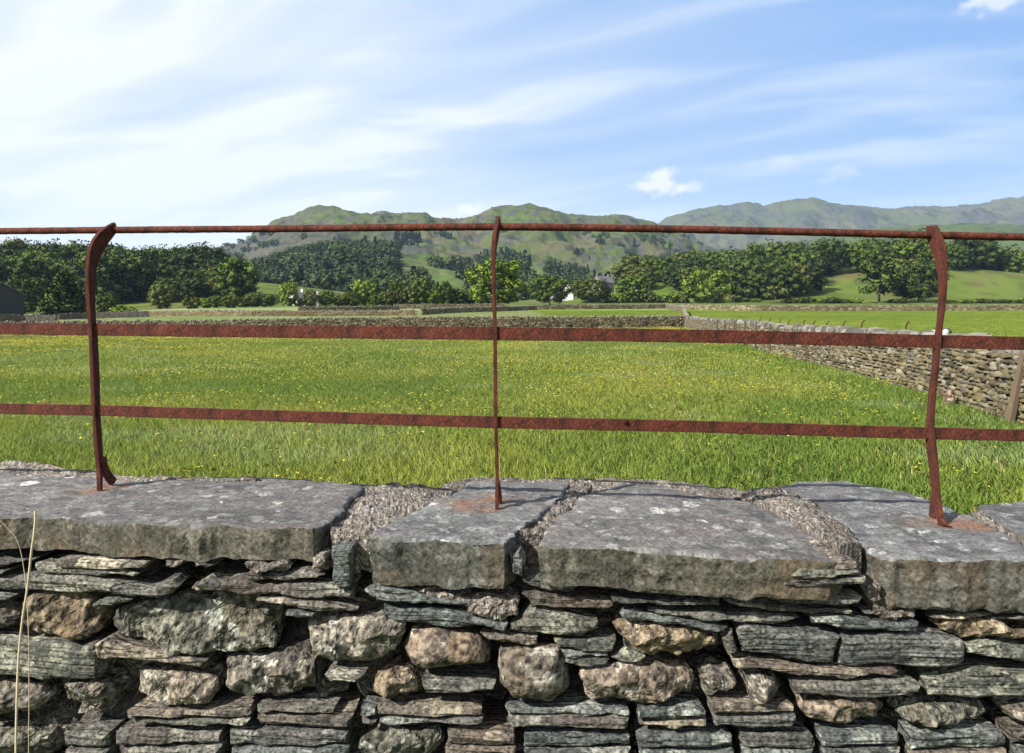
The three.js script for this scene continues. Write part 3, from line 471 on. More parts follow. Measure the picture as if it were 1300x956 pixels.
// ---------------------------------------------------------------- the iron fence
const fence = thing('iron_fence', 'rusty wrought iron fence with curved posts and three rails standing on the slate coping', 'fence', [0, LEVEL.s2, -1.84]);
function sweep(pts, seed, uvs = 1) {   // pts: centre, half width vector, half thickness vector; a bar with worn corners
  const sec = [[-1, -0.8], [-0.95, -1], [0.95, -1], [1, -0.8], [1, 0.8], [0.95, 1], [-0.95, 1], [-1, 0.8]], pos = [], uv = [], idx = [], n = sec.length; let run = 0;
  pts.forEach(([c, w, t], k) => { if (k) run += c.distanceTo(pts[k - 1][0]); sec.forEach(([a, b], i) => { const p = c.clone().addScaledVector(w, a).addScaledVector(t, b), e = fbm3(p.x * 45 + seed, p.y * 45, p.z * 45, 3) * 0.0013; p.addScaledVector(w.clone().normalize(), a * e).addScaledVector(t.clone().normalize(), b * e); pos.push(p.x, p.y, p.z); uv.push(run * 5, (a * w.length() + b * t.length()) * 5 + i * 0.02); }); });
  for (let k = 0; k + 1 < pts.length; k++) for (let i = 0; i < n; i++) { const j = (i + 1) % n, a = k * n + i, b = k * n + j; idx.push(a, b, a + n, b, b + n, a + n); }
  for (const k of [0, pts.length - 1]) for (let i = 1; i + 1 < n; i++) k ? idx.push(k * n, k * n + i, k * n + i + 1) : idx.push(0, i + 1, i);
  const g = new THREE.BufferGeometry(); g.setAttribute('position', new THREE.Float32BufferAttribute(pos, 3)); g.setAttribute('uv', new THREE.Float32BufferAttribute(uv, 2)); g.setIndex(idx); return toCreasedNormals(g, 0.6);
}
function curve(pts, n) { const c = new THREE.CatmullRomCurve3(pts.map((p) => p.isVector3 ? p : new THREE.Vector3(...p)), false, 'centripetal'); return c.getSpacedPoints(n); }
// a post: rows of [pixel x, pixel y, forward distance] down its middle, width (front to back), thickness, and turn about its own length
function post(rows, label, tines, seed) {
  const V = rows.map(([x, y, d]) => P(x, y, d)), N = 90, pts = curve(V, N), len = [0]; for (let i = 1; i < V.length; i++) len.push(len[i - 1] + V[i].distanceTo(V[i - 1]));
  const val = (t, k) => { const L = t * len[len.length - 1]; let i = 1; while (i < len.length - 1 && L > len[i]) i++; return lerp(rows[i - 1][k], rows[i][k], clamp((L - len[i - 1]) / (len[i] - len[i - 1]), 0, 1)); };
  const list = pts.map((c, i) => { const t = i / N, tan = pts[Math.min(i + 1, N)].clone().sub(pts[Math.max(i - 1, 0)]).normalize(), a = val(t, 5), x = new THREE.Vector3(Math.cos(a), 0, Math.sin(a)); const w = new THREE.Vector3().crossVectors(tan, x).normalize(), th = new THREE.Vector3().crossVectors(w, tan).normalize(); return [c.sub(fence.position), w.multiplyScalar(val(t, 3) / 2), th.multiplyScalar(val(t, 4) / 2)]; });
  const geos = [sweep(list, seed)];
  for (const tn of tines) { const q = curve(tn.map(([x, y, d]) => P(x, y, d)), 16); geos.push(sweep(q.map((c, i) => { const tan = q[Math.min(i + 1, 16)].clone().sub(q[Math.max(i - 1, 0)]).normalize(), x = new THREE.Vector3(1, 0, 0), w = new THREE.Vector3().crossVectors(tan, x).normalize(); return [c.clone().sub(fence.position), w.multiplyScalar(0.0125), x.multiplyScalar(0.0055)]; }), seed + 5)); }
  const m = part('post', mergeGeometries(geos), M.rust, fence); m.userData.label = label; return m;
}
post([[146, 288, 2.115, 0.028, 0.011, 0], [140, 293, 2.09, 0.036, 0.011, 0], [128, 306, 2.045, 0.052, 0.011, 0], [118, 325, 2.005, 0.058, 0.011, 0], [115, 350, 1.99, 0.060, 0.011, 0], [115, 380, 1.988, 0.060, 0.011, 0], [119, 440, 1.986, 0.060, 0.011, 0], [122, 520, 1.984, 0.058, 0.011, 0], [125.5, 580, 1.982, 0.056, 0.011, 0], [126.5, 600, 1.978, 0.030, 0.011, 0], [126.5, 612, 1.968, 0.022, 0.011, 0], [127, 632, 1.964, 0.02, 0.011, 0]],
  'dark curved post whose shadowed flat side shows', [[[130, 582, 1.99], [132, 594, 2.0], [137, 604, 2.012], [144, 612, 2.025]]], 11);
post([[633, 277, 1.91, 0.020, 0.011, 0.1], [632, 284, 1.90, 0.034, 0.012, 0.06], [629.5, 297, 1.87, 0.042, 0.0115, 0.02], [627, 315, 1.842, 0.044, 0.011, -0.02], [626.5, 340, 1.835, 0.044, 0.0105, 0], [627.5, 380, 1.833, 0.044, 0.0105, 0], [628.5, 430, 1.83, 0.044, 0.0098, 0.02], [629, 480, 1.828, 0.043, 0.0092, 0], [629.5, 540, 1.826, 0.043, 0.0092, 0.02], [631, 600, 1.822, 0.042, 0.0095, 0], [631, 620, 1.815, 0.03, 0.0095, 0], [631, 634, 1.806, 0.022, 0.0095, 0], [631, 652, 1.802, 0.02, 0.0095, 0]],
  'middle post seen edge on as a thin bar', [[[632, 612, 1.838], [633, 622, 1.85], [634.5, 632, 1.862], [635, 642, 1.866]]], 12);
post([[1178, 293, 1.90, 0.026, 0.013, 0.1], [1184, 297, 1.872, 0.05, 0.013, 0.15], [1189, 308, 1.85, 0.056, 0.013, 0.1], [1194.5, 325, 1.835, 0.054, 0.013, 0.1], [1197, 354, 1.82, 0.044, 0.013, 0.1], [1195, 395, 1.815, 0.042, 0.013, 0.1], [1191, 425, 1.812, 0.042, 0.013, 0.1], [1187, 470, 1.81, 0.043, 0.013, 0.05], [1182, 520, 1.808, 0.042, 0.013, 0.05], [1180.5, 548, 1.806, 0.034, 0.013, -0.15], [1182, 562, 1.806, 0.042, 0.013, 0.1], [1186, 597, 1.80, 0.055, 0.013, 0.28], [1188.5, 625, 1.79, 0.05, 0.013, 0.28], [1191, 644, 1.775, 0.032, 0.012, 0.2], [1194, 658, 1.752, 0.02, 0.011, 0.1], [1197, 672, 1.745, 0.018, 0.011, 0]],
  'bright rust red post twisted and bent', [[[1187, 630, 1.81], [1186, 645, 1.812], [1185, 656, 1.81]], [[1194, 662, 1.752], [1198, 668, 1.742], [1204, 671, 1.738]]], 13);
function rail(rows, half, thick, name, seed) {
  const q = curve(rows.map(([x, y, d]) => P(x, y, d)), 220);
  const g = half ? sweep(q.map((c, i) => { const tan = q[Math.min(i + 1, 220)].clone().sub(q[Math.max(i - 1, 0)]).normalize(), up = new THREE.Vector3(0, 1, 0), t = new THREE.Vector3().crossVectors(tan, up).normalize(), w = new THREE.Vector3().crossVectors(t, tan).normalize(); return [c.clone().sub(fence.position), w.multiplyScalar(half), t.multiplyScalar(thick)]; }), seed)
    : (() => { const tg = new THREE.TubeGeometry(new THREE.CatmullRomCurve3(q.map((c) => c.clone().sub(fence.position))), 400, thick, 12), p = tg.attributes.position, nn = tg.attributes.normal, uv = tg.attributes.uv; for (let i = 0; i < p.count; i++) { const e = fbm3(p.getX(i) * 90, p.getY(i) * 90, p.getZ(i) * 90, 4) * 0.0014; p.setXYZ(i, p.getX(i) + nn.getX(i) * e, p.getY(i) + nn.getY(i) * e, p.getZ(i) + nn.getZ(i) * e); uv.setXY(i, uv.getX(i) * 16, uv.getY(i) * 0.2); } tg.computeVertexNormals(); return tg; })();
  return part(name, g, M.rust, fence);
}
rail([[-260, 295, 2.24], [0, 293.5, 2.15], [148, 292, 2.10], [350, 290.5, 2.02], [632, 288, 1.895], [800, 290, 1.885], [1000, 294, 1.88], [1180, 298.5, 1.872], [1300, 301, 1.86], [1480, 304, 1.84]], 0, 0.0104, 'round_top_rail', 21);
rail([[-260, 413, 2.10], [0, 417, 2.03], [122, 418.5, 1.986], [350, 421, 1.92], [629, 423.5, 1.83], [900, 427, 1.82], [1188, 433.5, 1.81], [1300, 436, 1.80], [1480, 440, 1.78]], 0.0175, 0.0042, 'flat_rail', 22);
rail([[-260, 509, 2.10], [0, 518.5, 2.03], [122, 521, 1.984], [350, 528, 1.91], [629, 536, 1.828], [860, 541, 1.818], [1180, 550, 1.806], [1300, 553, 1.80], [1480, 557, 1.78]], 0.0155, 0.0042, 'flat_rail', 23);
{ const b = new THREE.SphereGeometry(0.007, 10, 8); b.scale(1, 1, 0.5); const m = part('rivet', b, M.rust, fence); m.position.copy(P(793, 535, 1.81).sub(fence.position)); }

// dry stalks against the wall
function stalk(rows, r0, label) { const V = rows.map(([x, y, d]) => P(x, y, d)), base = V[V.length - 1].clone(), c = new THREE.CatmullRomCurve3(V.map((v) => v.clone().sub(base))), g = new THREE.TubeGeometry(c, 40, r0, 7), p = g.attributes.position; const o = thing('dry_stalk', label, 'plant stalk', base.toArray()); part('stem', g, M.stem, o); return o; }
stalk([[45, 648, 1.56], [44, 672, 1.56], [40, 700, 1.565], [35, 745, 1.57], [28, 790, 1.575], [24, 830, 1.575], [22, 870, 1.57], [20, 960, 1.56], [20, 1250, 1.56], [20, 1280, 1.56]], 0.0024, 'tall pale dry stalk standing upright against the wall face');
stalk([[-14, 646, 1.6], [0, 661, 1.605], [10, 671, 1.61], [21, 684, 1.615], [30, 720, 1.62], [36, 800, 1.6], [36, 1000, 1.58], [36, 1260, 1.56]], 0.0008, 'very thin dry stalk leaning behind the tall pale stalk');
{ const rows = []; for (let i = 0; i <= 24; i++) { const t = i / 24; rows.push(t < 0.4 ? [lerp(916, 936, t / 0.4), 749 + t * 6, 1.525] : [938 + Math.cos((t - 0.4) * 11) * 8 * (1 - (t - 0.4) * 0.5), 742 + Math.sin((t - 0.4) * 11) * 9 * (1 - (t - 0.4) * 0.5), 1.52 - t * 0.01]); } stalk(rows.reverse(), 0.0011, 'curled dry tendril caught under the broad coping slab'); }

// ---------------------------------------------------------------- hills
const V3 = THREE.Vector3, C3 = (r, g, b) => new THREE.Color(r, g, b);
function hill(name, line, dB, dR, hB, paint, rough, nu, ns, fade = 30) {
  const sky = (px) => { if (px <= line[0][0]) return line[0][1]; for (let i = 1; i < line.length; i++) if (px <= line[i][0]) { const t = (px - line[i - 1][0]) / (line[i][0] - line[i - 1][0]); return lerp(line[i - 1][1], line[i][1], t * t * (3 - 2 * t) * 0.5 + t * 0.5); } return line[line.length - 1][1]; };
  const p0 = line[0][0], p1 = line[line.length - 1][0];
  const at = (px, s) => {
    const d = lerp(dB, dR, s), t = (px - CX) / F, x = t * d, hr = EYE + (HOR - sky(px)) / F * dR, e = sstep(p0 - 1, p0 + fade, px) * sstep(p1 + 1, p1 - fade, px);
    const k = s <= 1 ? s : 1 - (s - 1) * 1.4, w = clamp(s * (1.01 - s) * 4, 0.05, 1);
    let h = hB + (hr - hB) * k;
    h += (fb2(x * 6 / dR + 31, d * 7 / dR, 301, 5) * rough + (0.5 - Math.abs(fb2(x * 16 / dR, d * 12 / dR + 9, 333, 4)) * 2) * rough * 0.55) * w;
    h += (fb2(x * 90 / dR, d * 90 / dR, 317, 3) * 0.09 + fb2(x * 260 / dR, d * 260 / dR, 319, 2) * 0.05) * rough;
    return new V3(x, lerp(hB - 3, h, e), -d);
  };
  const pos = [], col = [], idx = [];
  for (let j = 0; j <= ns + 6; j++) for (let i = 0; i <= nu; i++) { const px = lerp(p0, p1, i / nu), s = j / ns, p = at(px, s); pos.push(p.x, p.y, p.z); const q = toPixel(p), c = paint(q[0], q[1], p, s); col.push(c[0], c[1], c[2]); }
  for (let j = 0; j < ns + 6; j++) for (let i = 0; i < nu; i++) { const a = j * (nu + 1) + i; idx.push(a, a + 1, a + nu + 1, a + 1, a + nu + 2, a + nu + 1); }
  const g = new THREE.BufferGeometry(); g.setAttribute('position', new THREE.Float32BufferAttribute(pos, 3)); g.setAttribute('color', new THREE.Float32BufferAttribute(col, 3)); g.setIndex(idx); g.computeVertexNormals();
  setting(name, g, new THREE.MeshPhysicalMaterial({ specularIntensity: 0.1, vertexColors: true, roughness: 1, side: THREE.DoubleSide }));
  return at;
}
const GRN = [0.046, 0.074, 0.014], OLI = [0.056, 0.068, 0.022], BRK = [0.076, 0.062, 0.034], RCK = [0.050, 0.047, 0.046], HEA = [0.060, 0.050, 0.046], DRK = [0.024, 0.034, 0.017];
const nz = (p, f, s, o = 4) => fb2(p.x * f + 50, p.z * f - 20, s, o);
const fellLine = [[180, 340], [230, 330], [275, 318], [300, 315], [310, 312.6], [333, 296], [352, 283], [373, 277], [396, 268], [410, 265.5], [425, 263], [440, 268], [467, 273], [490, 272.5], [508, 273], [526, 271], [540, 269.5], [554, 278], [584, 281], [609, 277], [625, 268], [650, 267], [677, 265.5], [700, 269], [725, 273.5], [748, 276], [787, 275.5], [814, 281.5], [827, 284], [850, 293], [890, 312], [930, 325], [1010, 345], [1080, 370]];
const fell = hill('fell', fellLine, 620, 1900, 8, (px, py, p) => {
  const a = nz(p, 0.006, 401, 5), b = nz(p, 0.016, 407, 4), c = nz(p, 0.045, 409, 4);
  let k = mix3(GRN, OLI, clamp(0.5 + a * 2, 0, 1));
  k = mix3(k, BRK, sstep(0.04, 0.24, b + (px > 480 && py > 300 ? 0.05 : -0.06)) * 0.7);
  const flank = sstep(510, 430, px + a * 60) * sstep(279, 290, py + b * 10);
  k = mix3(k, mix3(HEA, RCK, clamp(0.5 + b * 2, 0, 1)), flank * clamp(0.85 + c, 0, 1));
  k = mix3(k, RCK, sstep(0.16, 0.28, c + (px > 735 && px < 815 && py < 286 ? 0.35 : 0) + (py < 272 ? 0.04 : 0)) * 0.85);
  k = mix3(k, DRK, sstep(0.2, 0.32, nz(p, 0.09, 431, 3)) * 0.75); k = mix3(k, [0.085, 0.08, 0.068], sstep(0.24, 0.36, nz(p, 0.12, 433, 3)) * 0.5);
  return k;
}, 46, 640, 220, 60);
hill('far_ridge', [[-260, 300], [-120, 308], [-20, 312], [60, 314], [78, 311], [100, 314], [140, 316], [185, 319], [212, 318], [238, 316], [277, 315.5], [310, 314], [345, 316], [400, 330]], 1500, 3000, 10, (px, py, p) => { const b = nz(p, 0.008, 441, 4); return mix3(GRN, OLI, clamp(0.5 + b * 2, 0, 1)); }, 40, 160, 50, 50);
hill('mountain_range', [[780, 330], [812, 300], [835, 283], [855, 275], [876, 268], [896, 265], [916, 262], [932, 260], [947, 258], [960, 260.6], [968, 261.5], [988, 257], [1006, 254.6], [1031, 253], [1045, 257], [1056, 260], [1090, 263], [1123, 265.7], [1156, 263], [1189, 263], [1215, 262], [1239, 260], [1256, 256], [1272, 253], [1300, 250.5], [1360, 247], [1440, 250], [1560, 270]], 2000, 3900, 20, (px, py, p) => {
  const a = nz(p, 0.003, 451, 5), b = nz(p, 0.009, 457, 4), c = nz(p, 0.02, 461, 4); let k = mix3([0.052, 0.060, 0.028], [0.066, 0.065, 0.038], clamp(0.5 + a * 2, 0, 1)); k = mix3(k, RCK, sstep(0.04, 0.2, b + c * 0.6 + (px > 1000 ? 0.05 : 0)) * 0.9); return mix3(k, DRK, sstep(0.2, 0.3, c) * 0.6); }, 110, 560, 150, 60);
hill('green_ridge', [[900, 340], [960, 322], [1020, 306], [1080, 296], [1130, 289], [1161, 286.5], [1190, 286], [1225, 284], [1260, 285], [1300, 286], [1360, 282], [1460, 290]], 900, 2000, 12, (px, py, p) => { const b = nz(p, 0.01, 471, 4), c = nz(p, 0.03, 475, 4); return mix3(mix3(GRN, OLI, clamp(0.5 + b * 2, 0, 1)), DRK, sstep(0.08, 0.25, c) * 0.7); }, 34, 240, 60, 60);
const knoll = hill('wooded_knoll', [[255, 372], [285, 362], [310, 352], [335, 343], [360, 333], [400, 323], [440, 318], [475, 317], [500, 320], [540, 329], [560, 336], [600, 349], [640, 360], [690, 370], [720, 376]], 430, 860, 7, (px, py, p) => { const b = nz(p, 0.02, 481, 4); return mix3(mix3([0.066, 0.10, 0.024], [0.088, 0.105, 0.036], clamp(0.5 + b * 2, 0, 1)), BRK, sstep(0.1, 0.3, nz(p, 0.03, 485)) * 0.5); }, 9, 200, 60, 30);
const rise = hill('pasture_rise', [[430, 384], [480, 374], [520, 362], [560, 347], [585, 338], [610, 332], [640, 328], [680, 332], [720, 345], [760, 356], [800, 366], [860, 374], [920, 380]], 470, 1150, 7, (px, py, p) => { const b = nz(p, 0.015, 491, 4); return mix3(mix3([0.06, 0.098, 0.02], [0.092, 0.108, 0.035], clamp(0.5 + b * 2, 0, 1)), BRK, sstep(0.08, 0.3, nz(p, 0.02, 495)) * 0.6); }, 10, 220, 70, 30);

// ---------------------------------------------------------------- trees
const barkMat = new THREE.MeshStandardMaterial({ color: C3(0.06, 0.05, 0.038), roughness: 1 });
const leafMat = (r, g, b) => new THREE.MeshPhysicalMaterial({ specularIntensity: 0.25, color: C3(r, g, b), roughness: 0.8, side: THREE.DoubleSide, vertexColors: true });
const LEAF = { dark: leafMat(0.046, 0.070, 0.013), mid: leafMat(0.068, 0.104, 0.016), olive: leafMat(0.084, 0.098, 0.02), bright: leafMat(0.145, 0.205, 0.026), deep: leafMat(0.033, 0.052, 0.013), pale: leafMat(0.105, 0.125, 0.035), copper: leafMat(0.045, 0.030, 0.02) };
const ico = (() => { const g = new THREE.IcosahedronGeometry(1, 1); g.deleteAttribute('uv'); g.deleteAttribute('normal'); return mergeVertices(g); })();
function limb(a, b, ra, rb, n = 6) { const g = new THREE.CylinderGeometry(rb, ra, a.distanceTo(b), n, 2, false); g.translate(0, a.distanceTo(b) / 2, 0); g.applyQuaternion(new THREE.Quaternion().setFromUnitVectors(new V3(0, 1, 0), b.clone().sub(a).normalize())); g.translate(a.x, a.y, a.z); return g; }
// one unit tall; crown of leaf faces in lobes with gaps between them
function treeGeo(seed, { wide = 0.42, from = 0.16, lobes = 34, leaves = 70, leaf = 0.026, form = 'round', lobe = 0.15 }) {
  const r = rng(seed), pos = [], nor = [], col = [], idx = [], trunk = [];
  const centres = [];
  for (let i = 0; i < lobes; i++) {
    let y, rad; const a = i * 2.399 + r() * 0.9;
    if (form === 'cone') { y = lerp(from, 0.97, Math.pow((i + 0.5) / lobes, 0.9)); rad = wide * (1 - (y - from) / (1 - from)) * (0.65 + 0.4 * r()) + 0.01; }
    else if (form === 'flat') { y = lerp(from + 0.1, 0.9, Math.pow(r(), 0.7)); rad = wide * Math.sqrt(Math.max(0, 1 - ((y - 0.52) / 0.46) ** 2)) * (0.55 + 0.5 * Math.sqrt(r())); }
    else { y = lerp(from + 0.04, 0.92, (i + 0.5) / lobes); const q = (y - (from + 1) / 2) / ((1 - from) / 2); rad = wide * Math.pow(Math.max(0, 1 - Math.abs(q) ** 2.4), 0.6) * (r() < 0.25 ? 0.35 + r() * 0.3 : 0.72 + 0.3 * r()); }
    centres.push(new V3(Math.cos(a) * rad, y, Math.sin(a) * rad));
  }
  for (const c of centres) {
    const R = lobe * (0.65 + r() * 0.6) * (form === 'cone' ? 0.35 + 0.9 * (1 - c.y) : 1), tone = 0.78 + r() * 0.44, flat = form === 'cone' ? 0.45 : form === 'flat' ? 0.55 : 0.8;
    for (let k = 0; k < leaves; k++) {
      const th = r() * 6.283, cz = r() * 2 - 1, sn = Math.sqrt(1 - cz * cz), rr = R * (0.42 + 0.78 * Math.pow(r(), 0.75)), out = new V3(Math.cos(th) * sn, cz, Math.sin(th) * sn), p = new V3(out.x * rr, out.y * rr * flat, out.z * rr).add(c);
      const u = new V3(r() - 0.5, r() - 0.5, r() - 0.5).normalize(), v = new V3().crossVectors(u, new V3(r() - 0.5, r() - 0.5, r() - 0.5)).normalize(), s = leaf * (0.6 + r() * 0.8), fn = new V3().crossVectors(u, v); if (fn.dot(out) < 0) fn.negate();
      const n = out.clone().multiplyScalar(0.9).addScaledVector(fn, 0.5).add(new V3(0, 0.12, 0)).normalize(), b = pos.length / 3, t = tone * (0.75 + r() * 0.5);
      for (const [x, y] of [[-1, -0.6], [0.9, -0.8], [1, 0.7], [-0.7, 0.9]]) { pos.push(p.x + (u.x * x + v.x * y) * s, p.y + (u.y * x + v.y * y) * s, p.z + (u.z * x + v.z * y) * s); nor.push(n.x, n.y, n.z); col.push(t, t, t * 0.95); }
      idx.push(b, b + 1, b + 2, b, b + 2, b + 3);
    }
  }
  if (form !== 'thorn') for (const c of centres) {   // the dense leafage inside each lobe
    const R = lobe * 0.52 * (form === 'cone' ? 0.35 + 0.9 * (1 - c.y) : 1), fl = form === 'cone' ? 0.4 : form === 'flat' ? 0.5 : 0.8, p = ico.attributes.position, b = pos.length / 3, t = 0.72 + r() * 0.3, sd = r() * 90;
    for (let i = 0; i < p.count; i++) { const v = new V3(p.getX(i), p.getY(i), p.getZ(i)), k = R * (1 + n3(v.x * 2.1 + sd, v.y * 2.1, v.z * 2.1) * 0.5); pos.push(c.x + v.x * k, c.y + v.y * k * fl, c.z + v.z * k); nor.push(v.x, v.y, v.z); col.push(t, t, t * 0.95); }
    for (let i = 0; i < ico.index.count; i++) idx.push(b + ico.index.getX(i));
  }
  const g = new THREE.BufferGeometry(); g.setAttribute('position', new THREE.Float32BufferAttribute(pos, 3)); g.setAttribute('normal', new THREE.Float32BufferAttribute(nor, 3)); g.setAttribute('color', new THREE.Float32BufferAttribute(col, 3)); g.setIndex(idx);
  const top = form === 'cone' ? 0.9 : 0.6; trunk.push(limb(new V3(0, -0.03, 0), new V3((r() - 0.5) * 0.03, top * 0.55, 0), 0.028, 0.018, 8), limb(new V3(0, top * 0.5, 0), new V3((r() - 0.5) * 0.05, top + 0.15, (r() - 0.5) * 0.05), 0.018, 0.006));
  if (form !== 'cone') for (let i = 0; i < 6; i++) { const c = centres[Math.floor((i + 0.3) / 6 * centres.length)]; trunk.push(limb(new V3(0, lerp(from, 0.5, i / 6), 0), c.clone().multiplyScalar(0.92), 0.012, 0.004, 5)); }
  return { crown: g, trunk: mergeGeometries(trunk) };
}
const KIND = {
  sycamore: treeGeo(1, { wide: 0.46, from: 0.08, lobes: 80, leaves: 170, leaf: 0.011, lobe: 0.10 }),
  oak: treeGeo(2, { wide: 0.60, from: 0.12, lobes: 60, leaves: 140, leaf: 0.014, lobe: 0.13 }),
  dome: treeGeo(3, { wide: 0.62, from: 0.02, lobes: 70, leaves: 150, leaf: 0.014, lobe: 0.12 }),
  pine: treeGeo(4, { wide: 0.33, from: 0.12, lobes: 40, leaves: 60, leaf: 0.020, lobe: 0.13, form: 'flat' }),
  thorn: treeGeo(5, { wide: 0.62, from: 0.25, lobes: 26, leaves: 60, leaf: 0.035, lobe: 0.17, form: 'flat' }),
  spruce: treeGeo(6, { wide: 0.40, from: 0.03, lobes: 90, leaves: 50, leaf: 0.020, lobe: 0.15, form: 'cone' }),
  woodA: treeGeo(7, { wide: 0.44, from: 0.10, lobes: 34, leaves: 100, leaf: 0.017, lobe: 0.17 }),
  woodB: treeGeo(8, { wide: 0.50, from: 0.06, lobes: 38, leaves: 96, leaf: 0.017, lobe: 0.17 }),
  woodC: treeGeo(9, { wide: 0.34, from: 0.08, lobes: 28, leaves: 100, leaf: 0.017, lobe: 0.15 }),
  bush: treeGeo(10, { wide: 0.70, from: 0.0, lobes: 24, leaves: 50, leaf: 0.045, lobe: 0.22 }),
  farA: treeGeo(11, { wide: 0.44, from: 0.0, lobes: 18, leaves: 40, leaf: 0.032, lobe: 0.2 }), farB: treeGeo(12, { wide: 0.52, from: 0.0, lobes: 20, leaves: 40, leaf: 0.032, lobe: 0.2 }), farC: treeGeo(13, { wide: 0.24, from: 0.0, lobes: 20, leaves: 16, leaf: 0.05, lobe: 0.13, form: 'cone' }),
};
function tree(kind, leafKey, pos, h, w, label, category, group, name = 'broadleaf_tree', turn = 0) {
  const o = thing(name, label, category, [pos.x, pos.y - 0.02 * h, pos.z], group); part('crown', KIND[kind].crown, LEAF[leafKey], o); part(name === 'bush' ? 'stem' : 'trunk', KIND[kind].trunk, barkMat, o); o.scale.set(h * w, h, h * w); o.rotation.y = turn; return o;
}
function treePx(kind, leafKey, px, base, top, wpx, label, category, group, name, d) { const p = d ? P(px, base, d) : T(px, base), dd = -p.z, h = (base - top) / F * dd * 1.0; const nat = { sycamore: 1.08, oak: 1.4, dome: 1.45, pine: 0.85, thorn: 1.5, spruce: 0.95, woodA: 1.1, woodB: 1.2, woodC: 0.85, bush: 1.7 }[kind]; return tree(kind, leafKey, p, h, (wpx / (base - top)) / nat, label, category, group, name, px); }
treePx('sycamore', 'bright', 632, 389, 326, 84, 'large round sycamore standing alone behind the field walls', 'tree');
treePx('oak', 'mid', 698, 387, 350, 62, 'dark spreading tree next to the large round sycamore', 'tree');
treePx('oak', 'olive', 750, 384.5, 353, 56, 'olive green round tree beside the white gabled cottage', 'tree');
treePx('woodB', 'mid', 806, 384, 348, 52, 'dark green tree with shrubs at its foot beside the bare mound', 'tree');
treePx('dome', 'bright', 898, 384.5, 341, 68, 'bright green dome shaped tree with foliage down to the ground', 'tree');
treePx('thorn', 'pale', 985, 385, 362, 34, 'small flat topped thorn tree with a short dark trunk', 'tree', null, 'thorn_tree');
treePx('pine', 'mid', 1116, 385, 328, 50, 'tall tree in tiers of foliage with a pale trunk', 'tree', null, 'pine_tree');
treePx('oak', 'dark', 1166, 384, 333, 62, 'dark spreading tree on two stems beyond the thin field wall', 'tree');
treePx('spruce', 'dark', 82, 403, 342, 66, 'big dark spruce beside the slate roofed house', 'tree', null, 'spruce_tree', 165);
treePx('oak', 'dark', 30, 402, 352, 60, 'dark broadleaf tree right behind the slate roofed house', 'tree', null, undefined, 190);
treePx('woodB', 'dark', 135, 400, 374, 26, 'small dark tree beside the bright green bush', 'tree', null, undefined, 150);
treePx('bush', 'bright', 158, 401, 388, 34, 'bright green bush beside the small dark tree', 'bush', null, 'bush', 140);
treePx('woodB', 'pale', 205, 392, 359, 34, 'pale willowy tree in front of the dark wood', 'tree');
treePx('bush', 'olive', 243, 392, 377, 24, 'round shrub at the foot of the dark wood', 'bush', null, 'bush');
{ // the row of small trees along the far side of the fields
  const r = rng(31), row = [[262, 391, 378, 22], [275, 391, 375, 26], [292, 391, 374, 24], [308, 390, 377, 24], [322, 390, 371, 26], [338, 390, 374, 30], [366, 389, 357, 28], [380, 389, 378, 20], [394, 389, 367, 22], [414, 389, 368, 26], [432, 388.5, 373, 26], [447, 388.5, 369, 32], [464, 388, 354, 34], [478, 388.5, 374, 20], [492, 388.5, 369, 28], [505, 388.5, 357, 30], [520, 388.5, 362, 28], [533, 388.5, 353, 30], [548, 388.5, 366, 28], [562, 388.5, 356, 32], [577, 388.5, 365, 28], [592, 388.5, 370, 26], [605, 388.5, 362, 26]];
  row.forEach(([px, b, t, w], i) => treePx(['woodB', 'woodA', 'woodB', 'dome'][i % 4], ['olive', 'mid', 'bright', 'mid', 'pale', 'mid'][(i * 5 + 2) % 6], px, b, t, w, (b - t > 22 ? 'tall ' : 'small ') + { olive: 'olive', mid: 'mid green', bright: 'bright green', pale: 'pale green' }[['olive', 'mid', 'bright', 'mid', 'pale', 'mid'][(i * 5 + 2) % 6]] + ' ' + ['broad crowned', 'round crowned', 'broad crowned', 'dome shaped'][i % 4] + ' tree in the row along the far field wall', 'tree', 'row of small trees beyond the fields'));
  const hedge = [[775, 384.5, 374, 24], [790, 384.5, 372, 22], [822, 384.5, 370, 24], [838, 384.5, 375, 22], [852, 384.5, 372, 24], [866, 384.5, 371, 26], [942, 383.5, 378, 24], [958, 383.5, 379, 22], [1005, 385, 378, 26], [1022, 385, 377, 26], [1040, 385, 379, 22], [1054, 385, 377, 28], [1068, 385, 379, 26], [1086, 385, 379, 20], [1140, 385, 379, 24], [1200, 385, 380, 26], [1226, 385, 380, 28], [1250, 385, 379, 30], [1276, 385, 380, 28], [1298, 385, 379, 28]];
  hedge.forEach(([px, b, t, w], i) => treePx('bush', ['mid', 'bright', 'olive'][i % 3], px, b, t, w, ['mid green', 'bright green', 'olive'][i % 3] + ' scrubby bush in the broken hedge below the wooded bank', 'bush', 'bushes of the broken hedge', 'bush'));
}
const TONE = { deep: 'very dark green', dark: 'dark green', mid: 'mid green', olive: 'olive green', bright: 'bright green', pale: 'pale green', copper: 'copper brown' }, SHAPE = { woodA: 'round crowned', woodB: 'broad crowned', woodC: 'narrow crowned', dome: 'dome shaped' };
